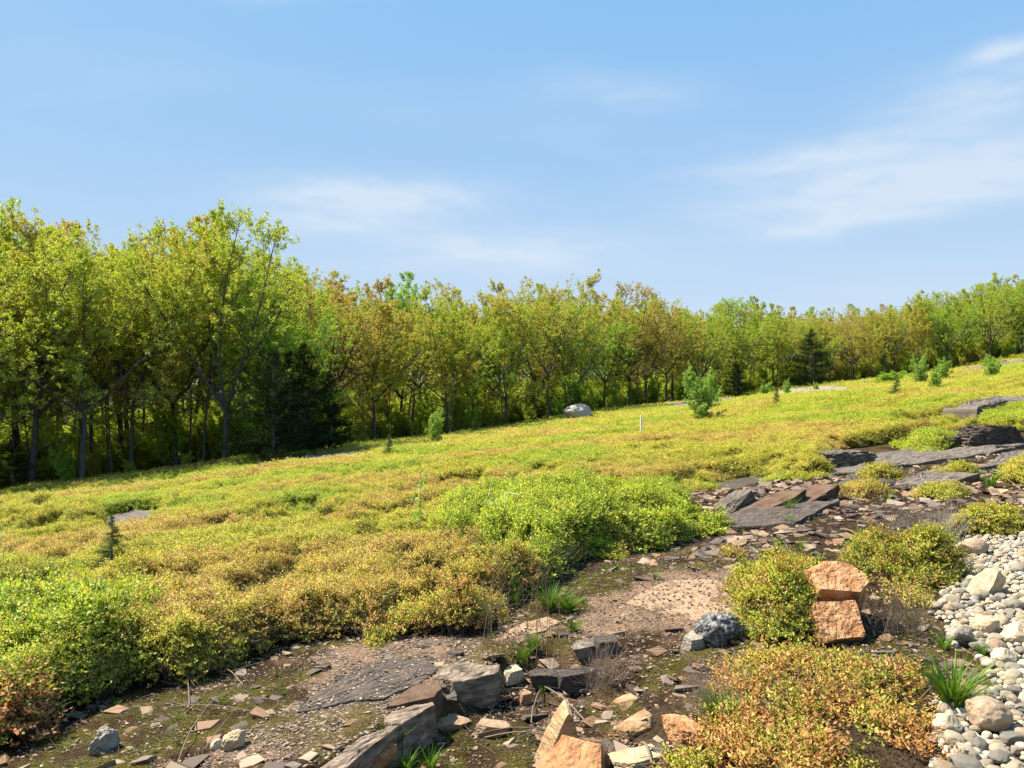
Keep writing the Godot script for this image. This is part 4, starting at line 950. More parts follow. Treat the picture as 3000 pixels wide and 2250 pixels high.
	[100.93, 150.52, 11.80, 6.14], [107.83, 150.56, 10.23, 3.19], [112.63, 148.76, 10.41, 5.36], [120.21, 149.97, 9.17, 0.28],
	[125.31, 149.68, 10.06, 2.52], [129.78, 149.31, 8.56, 0.70], [135.84, 148.45, 8.68, 2.02], [142.42, 148.34, 7.79, 4.32],
	[148.49, 148.82, 8.03, 3.47], [153.06, 148.80, 7.29, 4.40], [158.36, 147.57, 6.63, 5.33]]:
		var s: float = t[2] / 10.6
		wood_at.append(Transform3D(Basis(Vector3.UP, t[3]).scaled(Vector3(s, s, s)), at(Vector2(t[0], t[1]))))
		cols.append(Color(1, 1, 1))
	var far := Node3D.new()
	far.name = "forest"
	add_child(far)
	stuff(far, "mass of more trees deep in the wood behind the edge", "forest")
	many("trunks", kinds[5][0], wood_at, cols, far)
	many("crowns", kinds[5][1], wood_at, cols, far)
	spots_under(kinds[8][1])
	# pines
	var pines := [pine_kind(401, 4.4, 1.45), pine_kind(402, 4.4, 0.85)]
	for t in [["big dark green pine at the wood's edge under the reaching oak limb", Vector2(-9.418, 34.088), 5.0, 0], ["dark pine huddled against the big pine at the wood's edge", Vector2(-9.549, 30.120), 4.4, 0], ["dark pine between the oaks, small beside the big pine", Vector2(-8.840, 36.482), 3.8, 0], ["narrow dark pine wedged between the bigger ones", Vector2(-9.717, 32.754), 4.6, 1], ["dark narrow conifer standing before the far oaks", Vector2(34.2, 86.0), 6.6, 0], ["low dark conifer below the far oaks", Vector2(22.6, 76.0), 3.8, 0], ["squat dark conifer in the hollow beyond the far outcrop", Vector2(44.5, 90.0), 3.2, 0], ["small dark pine at the foot of the tallest trees", Vector2(-20.811, 31.472), 2.6, 0]]:
		var p: Vector2 = t[1]
		var o := thing("pine_tree", t[0], "pine tree", at(p - Vector2(p.x / p.y, 1.0) * 0.4), "dark pines", U(0, TAU))
		var s: float = t[2] / 4.4
		o.scale = Vector3(s, s, s)
		part("trunk", pines[t[3]][0], o)
		part("crown", pines[t[3]][1], o)
	# young birches and seedlings out on the heath
	for t in [["bushy green birch sapling, tallest on the open heath", Vector2(8.475, 33.414), 2.5, 1.0, 7], ["bright green birch sapling near the dark pines", Vector2(-3.537, 33.952), 2.0, 0.9, 8], ["green sapling right behind the white rock", Vector2(4.160, 65.604), 1.9, 1.2, 7], ["green sapling between the two far outcrops", Vector2(21.752, 65.343), 1.7, 1.3, 8], ["small green sapling beside the far pale outcrop", Vector2(22.172, 60.812), 1.5, 0.8, 7], ["small green sapling in front of the far pale outcrop", Vector2(26.188, 64.823), 1.3, 0.8, 8], ["pale green sapling standing high on the far slope", Vector2(29.663, 55.036), 2.4, 0.9, 7], ["spreading pale green sapling beside the taller one on the far slope", Vector2(35.686, 62.286), 2.2, 1.2, 8], ["feathery green young tree at the edge of the far oaks", Vector2(59.234, 114.723), 6.5, 1.1, 7], ["low green sapling below the far slope's saplings", Vector2(20.702, 36.921), 1.5, 0.8, 8], ["small sapling on the skyline of the far slope", Vector2(52.249, 82.696), 1.7, 1.2, 7], ["small sapling below the skyline ledge of the far slope", Vector2(35.302, 55.477), 2.0, 1.1, 8]]:
		var o := thing("birch_sapling", t[0], "sapling", at(t[1]), "saplings on the heath", U(0, TAU))
		var s: float = t[2] / 2.9
		o.scale = Vector3(s * t[3], s, s * t[3])
		part("stem", kinds[t[4]][0], o)
		part("foliage", kinds[t[4]][1], o, M.seedling)
	for t in [["spread of low bright green saplings on the far slope", Vector2(35.542, 71.341), 1.5, 2.2, 8]]:
		var o := thing("low_thicket", t[0], "thicket", at(t[1]), "", 0.0)
		var s: float = t[2] / 2.9
		o.scale = Vector3(s * t[3] * 1.6, s, s * t[3])
		part("stem", kinds[t[4]][0], o)
		part("foliage", kinds[t[4]][1], o, M.tree_leaf[3])
	for t in [["tiny pine seedling poking through the bronze heath", Vector2(-4.583, 8.634), 0.62], ["tiny pine seedling beyond the grey rock strip", Vector2(-4.104, 25.167), 0.7], ["small pine seedling near the bright green birch", Vector2(-2.365, 47.479), 1.0], ["dark juniper tuft on the far slope of the heath", Vector2(18.004, 35.335), 1.0], ["dark juniper tuft behind the tallest birch sapling", Vector2(14.263, 40.634), 0.9]]:
		var o := thing("pine_seedling", t[0], "seedling", at(t[1]), "pine seedlings", U(0, TAU))
		var s: float = t[2] / 4.4
		o.scale = Vector3(s, s, s) * 1.25
		part("stem", pines[1][0], o)
		part("needles", pines[1][1], o, M.seedling_needle)

func landmark(t: float) -> String:
	var marks := [[-0.56, "by the tallest oaks"], [-0.33, "by the long-limbed oak"], [-0.2, "by the dark pines"], [-0.04, "above the bright green birch sapling"], [0.12, "near the airy forked oak"], [0.25, "near the dense brownish oak"], [0.37, "behind the tallest birch on the heath"], [0.49, "behind the pale far outcrop"]]
	for m in marks:
		if t < m[0]: return m[1]
	return "above the far slope"

func spots_under(m: Mesh) -> void:
	var spots := []
	var cols := []
	rng.seed = 333
	for k in 2600:
		var t := U(-0.85, 0.95)
		var back := 62.0 * pow(rng.randf(), 1.6)
		var d := edge_at(t) + 8.0 + back
		var s := U(0.35, 0.95) * (1.0 + back / 30.0)
		spots.append(Transform3D(Basis(Vector3.UP, U(0, TAU)).scaled(Vector3(s * 1.3, s, s * 1.3)), at(Vector2(t * d, d), -0.2)))
		cols.append(Color(1, 1, 1) * U(0.85, 1.1))
	stuff(many("undergrowth", m, spots, cols, self), "leafy undergrowth filling the shade beneath the oaks", "undergrowth")

func edge_at(t: float) -> float:
	for k in EDGE.size() - 1:
		var a: Vector2 = EDGE[k]
		var b: Vector2 = EDGE[k + 1]
		if t >= a.x and t < b.x: return lerpf(a.y, b.y, (t - a.x) / (b.x - a.x))
	return 95.0

func build_heath() -> void:
	var near := []
	for k in 5: near.append(shoot_clump(501 + k, 12, 0.075, 0.1, 0.0195))
	var broad := []
	for k in 5: broad.append(shoot_clump(521 + k, 8, 0.08, 0.13, 0.029))
	var sticks := stick_clump(601, 9, 0.12, 0.3, 0.0022)
	var spots := {}
	var cols := {}
	rng.seed = 77
	var d := 2.3
	while d < 118.0:
		var s := maxf(1.0, d / 14.0)
		var step := 0.05 * s
		var half := 0.78 * d + 1.2
		var x := -half
		while x < half:
			var px := x + U(-0.5, 0.5) * step
			var pd := d + U(-0.5, 0.5) * step
			x += step
			var kind := kind_at(px, pd)
			if kind != HEATH and kind != BRONZE and kind < FIRST_SHRUB: continue
			if past_treeline(px, pd): continue
			var h := cover(px, pd)
			if h < 0.05: continue
			if n_relief.get_noise_2d(px * 2.6 + 70.0, pd * 2.6) < -0.52: continue
			var nrm := Vector3.UP
			var slope := 0.0
			if d < 40.0:
				var e := 0.05 * s
				nrm = Vector3(h - cover(px + e, pd), e, -(h - cover(px, pd + e)))
				slope = minf(Vector2(nrm.x, nrm.z).length() / e, 3.0)
				nrm = nrm.normalized()
			var key := "heath"
			var pal := ""
			if kind >= FIRST_SHRUB:
				key = str(kind - FIRST_SHRUB)
				pal = shrubs[kind - FIRST_SHRUB][3]
			else:
				var hue := n_hue.get_noise_2d(px * 0.8, pd * 1.2) + (0.32 if kind == BRONZE else 0.0) + 0.12 * n_relief.get_noise_2d(px, pd)
				pal = "bronze" if hue > 0.25 + U(-0.12, 0.12) else "lime" if hue < -0.14 + U(-0.1, 0.1) else "yellow"
				if kind == BRONZE and pal == "lime": pal = "yellow"
			var copies := 1 + (int(slope * 0.9 + rng.randf()) if d < 40.0 else 0)
			if key != "heath" and shrubs[kind - FIRST_SHRUB][2] < 0.2: copies = 1 if rng.randf() < 0.5 + 0.9 * n_relief.get_noise_2d(px * 3.0, pd * 3.0) else 0
			for c in copies:
				var deep := 0.0 if c == 0 else U(0.05, 0.55) * h
				deep += h * 0.2 * rng.randf() * rng.randf() if rng.randf() > 0.07 else -U(0.02, 0.22) * h
				var up := (nrm * 0.9 + Vector3.UP * 0.7 + wander() * 0.22).normalized()
				var bs := Basis(Quaternion(Vector3.UP, up)) * Basis(Vector3.UP, U(0, TAU))
				var k := s * U(0.8, 1.25)
				var v := rng.randi() % 5
				var id := key + "/%d" % v
				if not spots.has(id):
					spots[id] = []
					cols[id] = []
				spots[id].append(Transform3D(bs.scaled(Vector3(k, k, k)), Vector3(px, ground(px, pd) + h - deep - 0.03 * s, -pd) + up * 0.0))
				cols[id].append(palette(pal))
			if d < 14.0 and h > 0.1 and rng.randf() < 0.16 + 0.3 * minf(slope, 1.5):
				var id := key + "/stems"
				if not spots.has(id):
					spots[id] = []
					cols[id] = []
				var k := h / 0.3 * (U(0.75, 1.0) if rng.randf() > 0.05 else U(1.1, 1.4))
				spots[id].append(Transform3D(Basis(Vector3.UP, U(0, TAU)).scaled(Vector3(1.0, k, 1.0)), Vector3(px, ground(px, pd), -pd)))
				cols[id].append(Color(0.14, 0.1, 0.07) * U(0.6, 1.5))
		d += step
	var heath := Node3D.new()
	heath.name = "heath"
	add_child(heath)
	stuff(heath, "carpet of yellow-green and bronze low heath shrubs covering the slope", "heath")
	for k in range(-1, shrubs.size()):
		var owner_ := heath
		var key := "heath"
		if k >= 0:
			key = str(k)
			owner_ = thing(shrubs[k][0], shrubs[k][1], "shrub", Vector3.ZERO, shrubs[k][4])
		for v in 5:
			if spots.has(key + "/%d" % v):
				many("foliage", broad[v] if k >= 0 and shrubs[k][3] in ["lime", "red"] else near[v], spots[key + "/%d" % v], cols[key + "/%d" % v], owner_)
		if spots.has(key + "/stems"):
			many("stems", sticks, spots[key + "/stems"], cols[key + "/stems"], owner_)

const EDGE := [Vector2(-3.333, 24.0), Vector2(-1.024, 24.0), Vector2(-0.812, 28.0), Vector2(-0.679, 31.0), Vector2(-0.539, 32.0), Vector2(-0.385, 33.0), Vector2(-0.281, 38.0), Vector2(-0.188, 45.0), Vector2(-0.065, 52.0), Vector2(0.045, 60.0), Vector2(0.180, 73.0), Vector2(0.279, 84.0), Vector2(0.395, 95.0), Vector2(0.549, 98.0), Vector2(0.679, 96.0), Vector2(1.046, 94.0), Vector2(3.301, 94.0)]
func past_treeline(x: float, d: float) -> bool:
	var t := x / d
	for k in EDGE.size() - 1:
		var a: Vector2 = EDGE[k]
		var b: Vector2 = EDGE[k + 1]
		if t >= a.x and t < b.x:
			return d > lerpf(a.y, b.y, (t - a.x) / (b.x - a.x)) + 0.5
	return false

func boulder(called: String, label: String, p: Vector2, size: Vector3, mat: Material, seed_: int, turn := 0.0, sink := 0.25, cuts := 9, rough := 0.06, level := 3, layers := 0, tilt := Vector3.ZERO, up := 0.0, group := "") -> MeshInstance3D:
	var m := rock(seed_, size, cuts, rough, 4, mat, true) if cuts < 4 else broken(seed_, size, cuts, rough * 0.6, mat, 3 if level < 4 else 4)
	var o := single(called, label, "rock", m, at(p, size.y * (0.5 - sink) + up), group)
	o.rotation = Vector3(tilt.x, turn, tilt.z)
	return o

func ledge(called: String, label: String, outline: Array, lift: float, thick: float, mat: Material, seed_: int, relief := 0.03, group := "", rise := -1.0) -> MeshInstance3D:
	var made := sheet(seed_, outline, lift, thick, mat, relief, rise)
	var o := single(called, label, "rock", made[0], made[1], group)
	o.rotation.y = 0.6
	return o

# A stone bounded by the given planes [x, y, z, distance]: flat broken faces with a rough skin.
func cut_block(seed_: int, planes: Array, rough: float, mat: Material, fine := 3, stretch := Vector3.ONE) -> ArrayMesh:
	var ns := []
	var os := []
	for pl in planes:
		var n := Vector3(pl[0], pl[1], pl[2])
		ns.append(n.normalized())
		os.append(pl[3])
	var count := ns.size()
	var faces := []
	for k in count: faces.append([])
	for a in count:
		for b in range(a + 1, count):
			for c in range(b + 1, count):
				var det: float = ns[a].dot(ns[b].cross(ns[c]))
				if absf(det) < 1e-4: continue
				var p: Vector3 = (ns[b].cross(ns[c]) * os[a] + ns[c].cross(ns[a]) * os[b] + ns[a].cross(ns[b]) * os[c]) / det
				var inside := true
				for k in count:
					if ns[k].dot(p) > os[k] + 1e-5:
						inside = false
						break
				if inside:
					faces[a].append(p); faces[b].append(p); faces[c].append(p)
	var v := PackedVector3Array()
	var f := []
	for k in count:
		if faces[k].size() < 3: continue
		var mid := Vector3.ZERO
		for p in faces[k]: mid += p / faces[k].size()
		var s: Vector3 = (faces[k][0] - mid).normalized()
		var t: Vector3 = ns[k].cross(s)
		var ring: Array = faces[k].duplicate()
		ring.sort_custom(func(p, q): return atan2((p - mid).dot(t), (p - mid).dot(s)) < atan2((q - mid).dot(t), (q - mid).dot(s)))
		for e in ring.size(): split(v, f, mid, ring[e], ring[(e + 1) % ring.size()], fine)
	for k in v.size():
		var q := v[k]
		var nz := n_rock.get_noise_3d(q.x * 6.0 + seed_, q.y * 9.0, q.z * 6.0) + 0.45 * n_rock.get_noise_3d(q.x * 24.0, q.y * 34.0 + seed_, q.z * 24.0)
		v[k] = (q + q.normalized() * rough * nz) * stretch
	return surface_of(v, f, mat, false)

func split(v: PackedVector3Array, f: Array, a: Vector3, b: Vector3, c: Vector3, depth: int) -> void:
	if depth == 0:
		var n := v.size()
		v.append(a); v.append(b); v.append(c)
		f.append([n, n + 1, n + 2])
		return
	var ab := (a + b) * 0.5
	var bc := (b + c) * 0.5
	var ca := (c + a) * 0.5
	split(v, f, a, ab, ca, depth - 1)
	split(v, f, ab, b, bc, depth - 1)
	split(v, f, ca, bc, c, depth - 1)
	split(v, f, ab, bc, ca, depth - 1)

# A broken stone of that size: a box with its corners and edges knocked off.
func broken(seed_: int, size: Vector3, cuts: int, rough: float, mat: Material, fine := 3) -> ArrayMesh:
	var r := RandomNumberGenerator.new()
	r.seed = seed_
	var planes := []
	for n in [Vector3.RIGHT, Vector3.LEFT, Vector3.UP, Vector3.DOWN, Vector3.FORWARD, Vector3.BACK]:
		var m: Vector3 = (n + Vector3(r.randf_range(-1, 1), r.randf_range(-1, 1), r.randf_range(-1, 1)) * 0.22).normalized()
		planes.append([m.x, m.y, m.z, r.randf_range(0.42, 0.5)])
	for k in cuts:
		var m := Vector3(r.randfn(), r.randfn() * 0.7, r.randfn()).normalized()
		planes.append([m.x, m.y, m.z, r.randf_range(0.46, 0.62)])
	return cut_block(seed_, planes, rough, mat, fine, size)

func build_rocks() -> void:
	rng.seed = 900
	# the split rusty boulder: two stepped blocks that are one stone
	var p: Vector2 = Vector2(1.941, 4.328)
	var big := thing("rusty_boulder", "split rusty orange boulder leaning up in two steps between the shrubs", "boulder", at(p), "", -0.05)
	var a := part("lower_block", cut_block(701, [[0.03, 1, -0.04, 0.08], [0, -1, 0, 0.1], [1, 0.05, 0.1, 0.135], [-1, 0.12, -0.05, 0.13], [0.08, -0.08, 1, 0.115], [-0.05, 0.1, -1, 0.13], [0.7, 0.1, 0.72, 0.16], [-0.5, 0.75, 0.5, 0.15], [-0.75, 0.1, -0.6, 0.16]], 0.006, M.rust, 4), big)
	a.position = Vector3(-0.055, 0.066, -0.084)
	a.rotation = Vector3(0.73, 0.06, 0.03)
	a = part("upper_block", cut_block(709, [[-0.04, 1, 0.03, 0.16], [0, -1, 0, 0.2], [1, -0.05, 0.12, 0.155], [-1, 0.1, 0.06, 0.15], [-0.06, -0.05, 1, 0.115], [0.05, 0.1, -1, 0.13], [0.7, 0.5, -0.5, 0.2], [-0.6, 0.6, -0.5, 0.19], [0.75, 0.1, 0.65, 0.17]], 0.007, M.rust, 4), big)
	a.position = Vector3(0.04, 0.183, -0.36)
	a.rotation = Vector3(0.54, -0.08, -0.04)
	# stones round about, each its own
	var horn := single("tan_boulder", "pale tan boulder with a jagged upright horn beside the rust block", "rock", cut_block(711, [[-0.2, 0.95, 0.2, 0.2], [0.1, -0.1, 0.99, 0.06], [0.97, 0.22, 0.1, 0.065], [-0.9, 0.42, 0.1, 0.085], [0, 0, -1, 0.06], [0, -1, 0, 0.2], [-0.75, 0.65, 0, 0.115], [0.6, 0.78, 0.1, 0.15]], 0.008, M.tan, 4), at(Vector2(0.258, 3.674), 0.06))
	horn.rotation.y = 0.15
	single("rust_block", "smooth orange rust block in front of the pale tan horn", "rock", cut_block(712, [[-0.3, 0.78, 0.55, 0.12], [0.1, -0.2, 0.97, 0.16], [0.93, 0.25, 0.25, 0.12], [-0.8, 0.5, 0.3, 0.14], [0, 0.2, -1, 0.11], [0, -1, 0, 0.2], [0.3, 0.8, -0.5, 0.12]], 0.007, M.rust, 4, Vector3(0.85, 0.85, 0.85)), at(Vector2(0.330, 3.392), 0.03))
	boulder("lichen_rock", "black rock mottled with white lichen near the olive shrub", Vector2(1.281, 4.650), Vector3(0.32, 0.22, 0.22), M.lichen, 713, 0.25, 0.22, 3, 0.2, 4)
	boulder("grey_wedge", "pale grey wedge stone leaning on the lichen rock", Vector2(1.113, 4.595), Vector3(0.13, 0.1, 0.12), M.cobbles[3], 714, 0.3, 0.2, 7)
	boulder("dark_block", "dark grey block stone with flat light top near the sandy slab", Vector2(0.596, 4.782), Vector3(0.15, 0.12, 0.14), M.dark, 715, 0.1, 0.15, 9, 0.05, 3)
	boulder("tan_stone", "tan flat stone leaning on the dark grey block", Vector2(0.482, 4.840), Vector3(0.22, 0.1, 0.16), M.shards[1], 716, 0.5, 0.2, 8)
	boulder("black_slab", "black broken slab edge below the grass tuft", Vector2(0.231, 4.632), Vector3(0.24, 0.1, 0.15), M.dark, 717, -0.2, 0.2, 8, 0.08, 4)
	boulder("maroon_slab", "dark maroon slab edge beside the black broken slab", Vector2(0.391, 4.540), Vector3(0.22, 0.12, 0.15), M.dark, 718, 0.3, 0.2, 8, 0.08, 4)
	boulder("layered_stone", "layered tan stone with straight bedding seams", Vector2(0.611, 3.749), Vector3(0.24, 0.07, 0.12), M.tan, 719, 0.65, 0.2, 9, 0.05, 4, 9, Vector3(0.3, 0, 0.1))
	boulder("layered_stone", "narrow tan stone lying behind the layered one", Vector2(0.624, 4.175), Vector3(0.17, 0.045, 0.08), M.tan, 720, 0.8, 0.2, 9, 0.05, 3, 6, Vector3(0.2, 0, 0.1))
	boulder("two_toned_rock", "orange and grey sharp rock at the edge of the bronze heath", Vector2(0.809, 3.503), Vector3(0.13, 0.11, 0.19), M.rust, 721, 0.5, 0.25, 9, 0.06, 4)
	boulder("grey_stone", "rounded grey stone on dark soil below the coppery shrub", Vector2(-2.192, 4.044), Vector3(0.15, 0.15, 0.12), M.cobbles[3], 722, 0.4, 0.2, 3, 0.16, 3)
	boulder("brown_stone", "brown striped stone beside two small rounded ones", Vector2(-1.397, 3.809), Vector3(0.13, 0.1, 0.1), M.shards[2], 723, 0.6, 0.2, 3, 0.16)
	boulder("pale_stone", "small rounded pale stone beside the brown striped one", Vector2(-1.484, 3.809), Vector3(0.08, 0.06, 0.07), M.cobbles[1], 724, 0.6, 0.2, 2, 0.06, 3)
	boulder("pale_slab", "pale flat slab stone at the foot of the ledge", Vector2(-0.354, 4.225), Vector3(0.22, 0.06, 0.14), M.sand, 725, 0.2, 0.25, 9, 0.05, 3)
	boulder("pale_slab", "cream blocky stone on moss below the ledge", Vector2(-0.102, 4.093), Vector3(0.2, 0.07, 0.11), M.sand, 726, -0.1, 0.25, 9, 0.05, 3)
	boulder("pink_stone", "pinkish small stone perched above the mossy strip", Vector2(0.081, 4.450), Vector3(0.07, 0.09, 0.06), M.shards[0], 727, 0.3, 0.2, 8)
	boulder("white_stone", "white angular stone under the bare stems", Vector2(0.000, 4.725), Vector3(0.13, 0.09, 0.1), M.cobbles[2], 728, 0.3, 0.2, 8)
	boulder("rust_slab", "rusty slab tilted against the grassy ledge foot", Vector2(-0.705, 3.704), Vector3(0.26, 0.1, 0.12), M.rust, 729, 0.7, 0.2, 8, 0.05, 3, 0, Vector3(0, 0, 0.35))
	boulder("sharp_flag", "flat sharp-edged tan flagstone lying by the bronze heath", Vector2(0.566, 3.379), Vector3(0.26, 0.05, 0.14), M.shards[2], 730, 0.45, 0.2, 8)
	boulder("dark_boulder", "large dark grey furrowed boulder on the heath slope", Vector2(8.392, 13.235), Vector3(1.05, 0.5, 0.8), M.dark, 731, -0.15, 0.25, 9, 0.09, 4)
	boulder("dark_boulder", "sloping dark boulder side leaning on the furrowed boulder", Vector2(8.138, 13.664), Vector3(0.8, 0.4, 0.6), M.dark, 732, 0.2, 0.3, 8, 0.09, 4, 0, Vector3(0, 0, 0.3))
	boulder("white_rock", "lone pale grey rock at the wood's edge of the heath", Vector2(4.775, 53.519), Vector3(2.3, 1.7, 1.5), M.white_rock, 733, 0.1, 0.25, 3, 0.14, 4)
	boulder("upright_slab", "greyish upturned slab at the edge of the heath above the black ledge", Vector2(2.853, 9.616), Vector3(0.55, 0.26, 0.3), M.grey, 734, 0.5, 0.35, 9, 0.06, 4, 5, Vector3(0, 0, 0.5))
	boulder("maroon_block", "maroon brown block above the black ledge", Vector2(3.243, 9.240), Vector3(0.75, 0.16, 0.4), M.rust_dark, 735, 0.3, 0.3, 9, 0.06, 4, 5, Vector3(0, 0, 0.35))
	boulder("maroon_block", "brown slanted block next to the maroon one", Vector2(3.685, 9.351), Vector3(0.7, 0.13, 0.4), M.rust_dark, 736, 0.3, 0.3, 9, 0.06, 4, 5, Vector3(0, 0, 0.35))
	boulder("schist_lump", "streaked grey schist lump along the heath strip", Vector2(5.368, 12.219), Vector3(0.9, 0.42, 0.7), M.grey, 737, 0.2, 0.35, 8, 0.12, 4, 6)
	boulder("river_stone", "big smooth pinkish river stone on the cobbles by the grass tuft", Vector2(1.983, 3.145), Vector3(0.19, 0.13, 0.17), M.cobbles[4], 738, 0.3, 0.2, 3, 0.08, 4, 0, Vector3.ZERO, 0.03)
	boulder("domed_stone", "domed tan stone at the head of the cobble bank", Vector2(3.774, 6.149), Vector3(0.25, 0.18, 0.2), M.cobbles[4], 739, 0.3, 0.2, 3, 0.05, 4)
	boulder("angular_stone", "angular cream stone standing among the upper cobbles", Vector2(3.195, 5.057), Vector3(0.13, 0.2, 0.13), M.cobbles[0], 740, 0.3, 0.3, 8, 0.03, 4, 0, Vector3(0.2, 0, -0.5), 0.03)
	for t in [["speckled round cream cobble beside the grey one", Vector2(2.703, 4.293), 0.155, 0], ["big grey rounded cobble at the inner edge of the bank", Vector2(2.467, 4.158), 0.15, 3], ["broad cream cobble below the round speckled one", Vector2(2.764, 4.109), 0.17, 0], ["white rounded cobble with dents", Vector2(2.484, 3.809), 0.12, 2], ["pale flat cobble at the bank's edge under the grass tuft", Vector2(1.801, 3.120), 0.12, 1]]:
		boulder("large_cobble", t[0], t[1], Vector3(t[2], t[2] * 0.8, t[2] * 0.9), M.cobbles[t[3]], 750 + int(t[2] * 1000.0), 0.4, 0.25, 3, 0.08, 4, 0, Vector3.ZERO, 0.02, "large cobbles")
	# the broken rock ledge in front
	ledge("ledge_block", "grey rock ledge with a straight dark broken face over the grass", [Vector2(-0.557, 3.870), Vector2(-0.485, 3.964), Vector2(-0.416, 4.060), Vector2(-0.433, 4.125), Vector2(-0.530, 4.109), Vector2(-0.636, 4.012), Vector2(-0.674, 3.917), Vector2(-0.611, 3.855)], 0.012, 0.26, M.tan_grey, 801, 0.014, "", 0.0)
	ledge("ledge_block", "longer rock ledge block with gritty top running from the straight face", [Vector2(-0.804, 3.286), Vector2(-0.727, 3.489), Vector2(-0.666, 3.674), Vector2(-0.562, 3.855), Vector2(-0.620, 3.855), Vector2(-0.744, 3.734), Vector2(-0.842, 3.573), Vector2(-0.907, 3.339)], 0.008, 0.28, M.tan_grey, 802, 0.014, "", 0.0)
	ledge("rusty_slab", "smooth rusty brown slab top at the corner of the ledge", [Vector2(-0.683, 4.076), Vector2(-0.558, 4.109), Vector2(-0.433, 4.158), Vector2(-0.395, 4.276), Vector2(-0.425, 4.345), Vector2(-0.536, 4.380), Vector2(-0.639, 4.276)], 0.016, 0.24, M.rust_dark, 803, 0.006, "", 0.0)
	ledge("dark_sheet", "dark streaked sheet of bare rock with grit on it", [Vector2(-1.187, 4.158), Vector2(-1.021, 4.175), Vector2(-0.727, 4.225), Vector2(-0.548, 4.398), Vector2(-0.437, 4.595), Vector2(-0.570, 4.840), Vector2(-0.840, 4.878), Vector2(-1.028, 4.632), Vector2(-1.161, 4.345)], 0.02, 0.16, M.dark, 804, 0.018, "", 0.0)
	ledge("overhang_slab", "pale rusty slab with a dark overhung edge behind the ledge", [Vector2(-0.464, 4.450), Vector2(-0.339, 4.398), Vector2(-0.219, 4.398), Vector2(-0.100, 4.433), Vector2(-0.062, 4.558), Vector2(-0.255, 4.688), Vector2(-0.423, 4.669)], 0.02, 0.24, M.tan_grey, 805, 0.02, "", 0.0)
	ledge("sandy_slab", "smooth pale orange sandy slab, small, below the mossy strip", [Vector2(-0.104, 5.097), Vector2(0.093, 5.159), Vector2(0.237, 5.242), Vector2(0.343, 5.412), Vector2(0.251, 5.543), Vector2(0.074, 5.455), Vector2(-0.048, 5.284)], 0.01, 0.06, M.sand, 806, 0.01)
	ledge("sandy_slab", "broad pale orange sandy slab near the olive shrub", [Vector2(0.888, 5.769), Vector2(1.123, 5.390), Vector2(1.358, 4.997), Vector2(1.534, 4.840), Vector2(1.740, 5.263), Vector2(1.777, 5.769), Vector2(1.635, 6.224), Vector2(1.323, 6.349), Vector2(1.050, 6.101)], 0.012, 0.06, M.sand, 807, 0.016)
	# ledges higher on the slope
	ledge("black_ledge", "smooth black rock ledge sloping between shrub and rubble", [Vector2(2.245, 8.329), Vector2(2.525, 8.197), Vector2(2.997, 7.971), Vector2(3.436, 8.430), Vector2(3.876, 8.914), Vector2(3.653, 9.167), Vector2(3.104, 9.389), Vector2(2.584, 9.058)], 0.06, 0.2, M.dark, 810, 0.03, "ledges on the slope")
	ledge("long_ledge", "long grey rock ledge above the heath strip", [Vector2(4.738, 11.372), Vector2(5.150, 11.147), Vector2(5.966, 11.555), Vector2(6.913, 11.741), Vector2(7.984, 12.074), Vector2(8.931, 13.235), Vector2(8.518, 13.829), Vector2(7.698, 14.164), Vector2(6.560, 13.664), Vector2(5.406, 12.565)], 0.06, 0.25, M.grey, 811, 0.05, "ledges on the slope")
	ledge("low_ledge", "low grey ledge just below the heath strip", [Vector2(4.329, 10.169), Vector2(4.710, 9.810), Vector2(5.209, 10.088), Vector2(5.315, 10.668), Vector2(4.910, 10.840)], 0.06, 0.2, M.dark, 812, 0.05, "ledges on the slope")
	ledge("low_ledge", "grey ledge with a blunt nose above the rubble", [Vector2(4.856, 9.616), Vector2(5.062, 9.314), Vector2(5.550, 9.426), Vector2(5.943, 9.578), Vector2(5.987, 10.169), Vector2(5.638, 10.374)], 0.09, 0.25, M.grey, 813, 0.05, "ledges on the slope")
	ledge("low_ledge", "grey ledge between bright shrub and heath strip", [Vector2(6.411, 10.333), Vector2(6.915, 10.457), Vector2(7.478, 10.583), Vector2(8.295, 11.741), Vector2(7.641, 11.555)], 0.07, 0.25, M.grey, 814, 0.05, "ledges on the slope")
	ledge("low_ledge", "ledge of grey rock right below the furrowed boulder", [Vector2(8.073, 12.465), Vector2(9.028, 12.616), Vector2(10.176, 14.221), Vector2(9.494, 14.164)], 0.08, 0.25, M.grey, 815, 0.05, "ledges on the slope")
	ledge("upper_ledge", "grey slabby ledge under a dark heath overhang up the slope", [Vector2(12.895, 22.596), Vector2(13.214, 21.453), Vector2(15.488, 23.422), Vector2(16.628, 23.236), Vector2(17.584, 24.572), Vector2(17.427, 26.721), Vector2(15.106, 25.268)], 0.34, 0.7, M.grey, 816, 0.12, "ledges on the slope")
	ledge("small_ledge", "short ledge of pale rock amid heath below the green patch", [Vector2(8.045, 17.501), Vector2(8.345, 16.749), Vector2(9.189, 17.642), Vector2(9.309, 19.032)], 0.2, 0.4, M.grey, 817, 0.07, "ledges on the slope")
	ledge("grey_strip", "grey rock strip showing through the heath beside the green mound", [Vector2(-7.310, 13.394), Vector2(-6.987, 13.774), Vector2(-7.061, 14.918), Vector2(-7.458, 16.223), Vector2(-8.522, 16.951), Vector2(-8.712, 16.030)], 0.1, 0.4, M.grey, 818, 0.05, "ledges on the slope")
	ledge("grey_strip", "low grey rock strip at the brow above the dark pines", [Vector2(-9.837, 27.151), Vector2(-7.290, 26.827), Vector2(-5.346, 26.827), Vector2(-5.483, 29.173), Vector2(-8.300, 31.598), Vector2(-9.584, 28.597)], 0.3, 0.7, M.grey, 819, 0.06, "ledges on the slope")
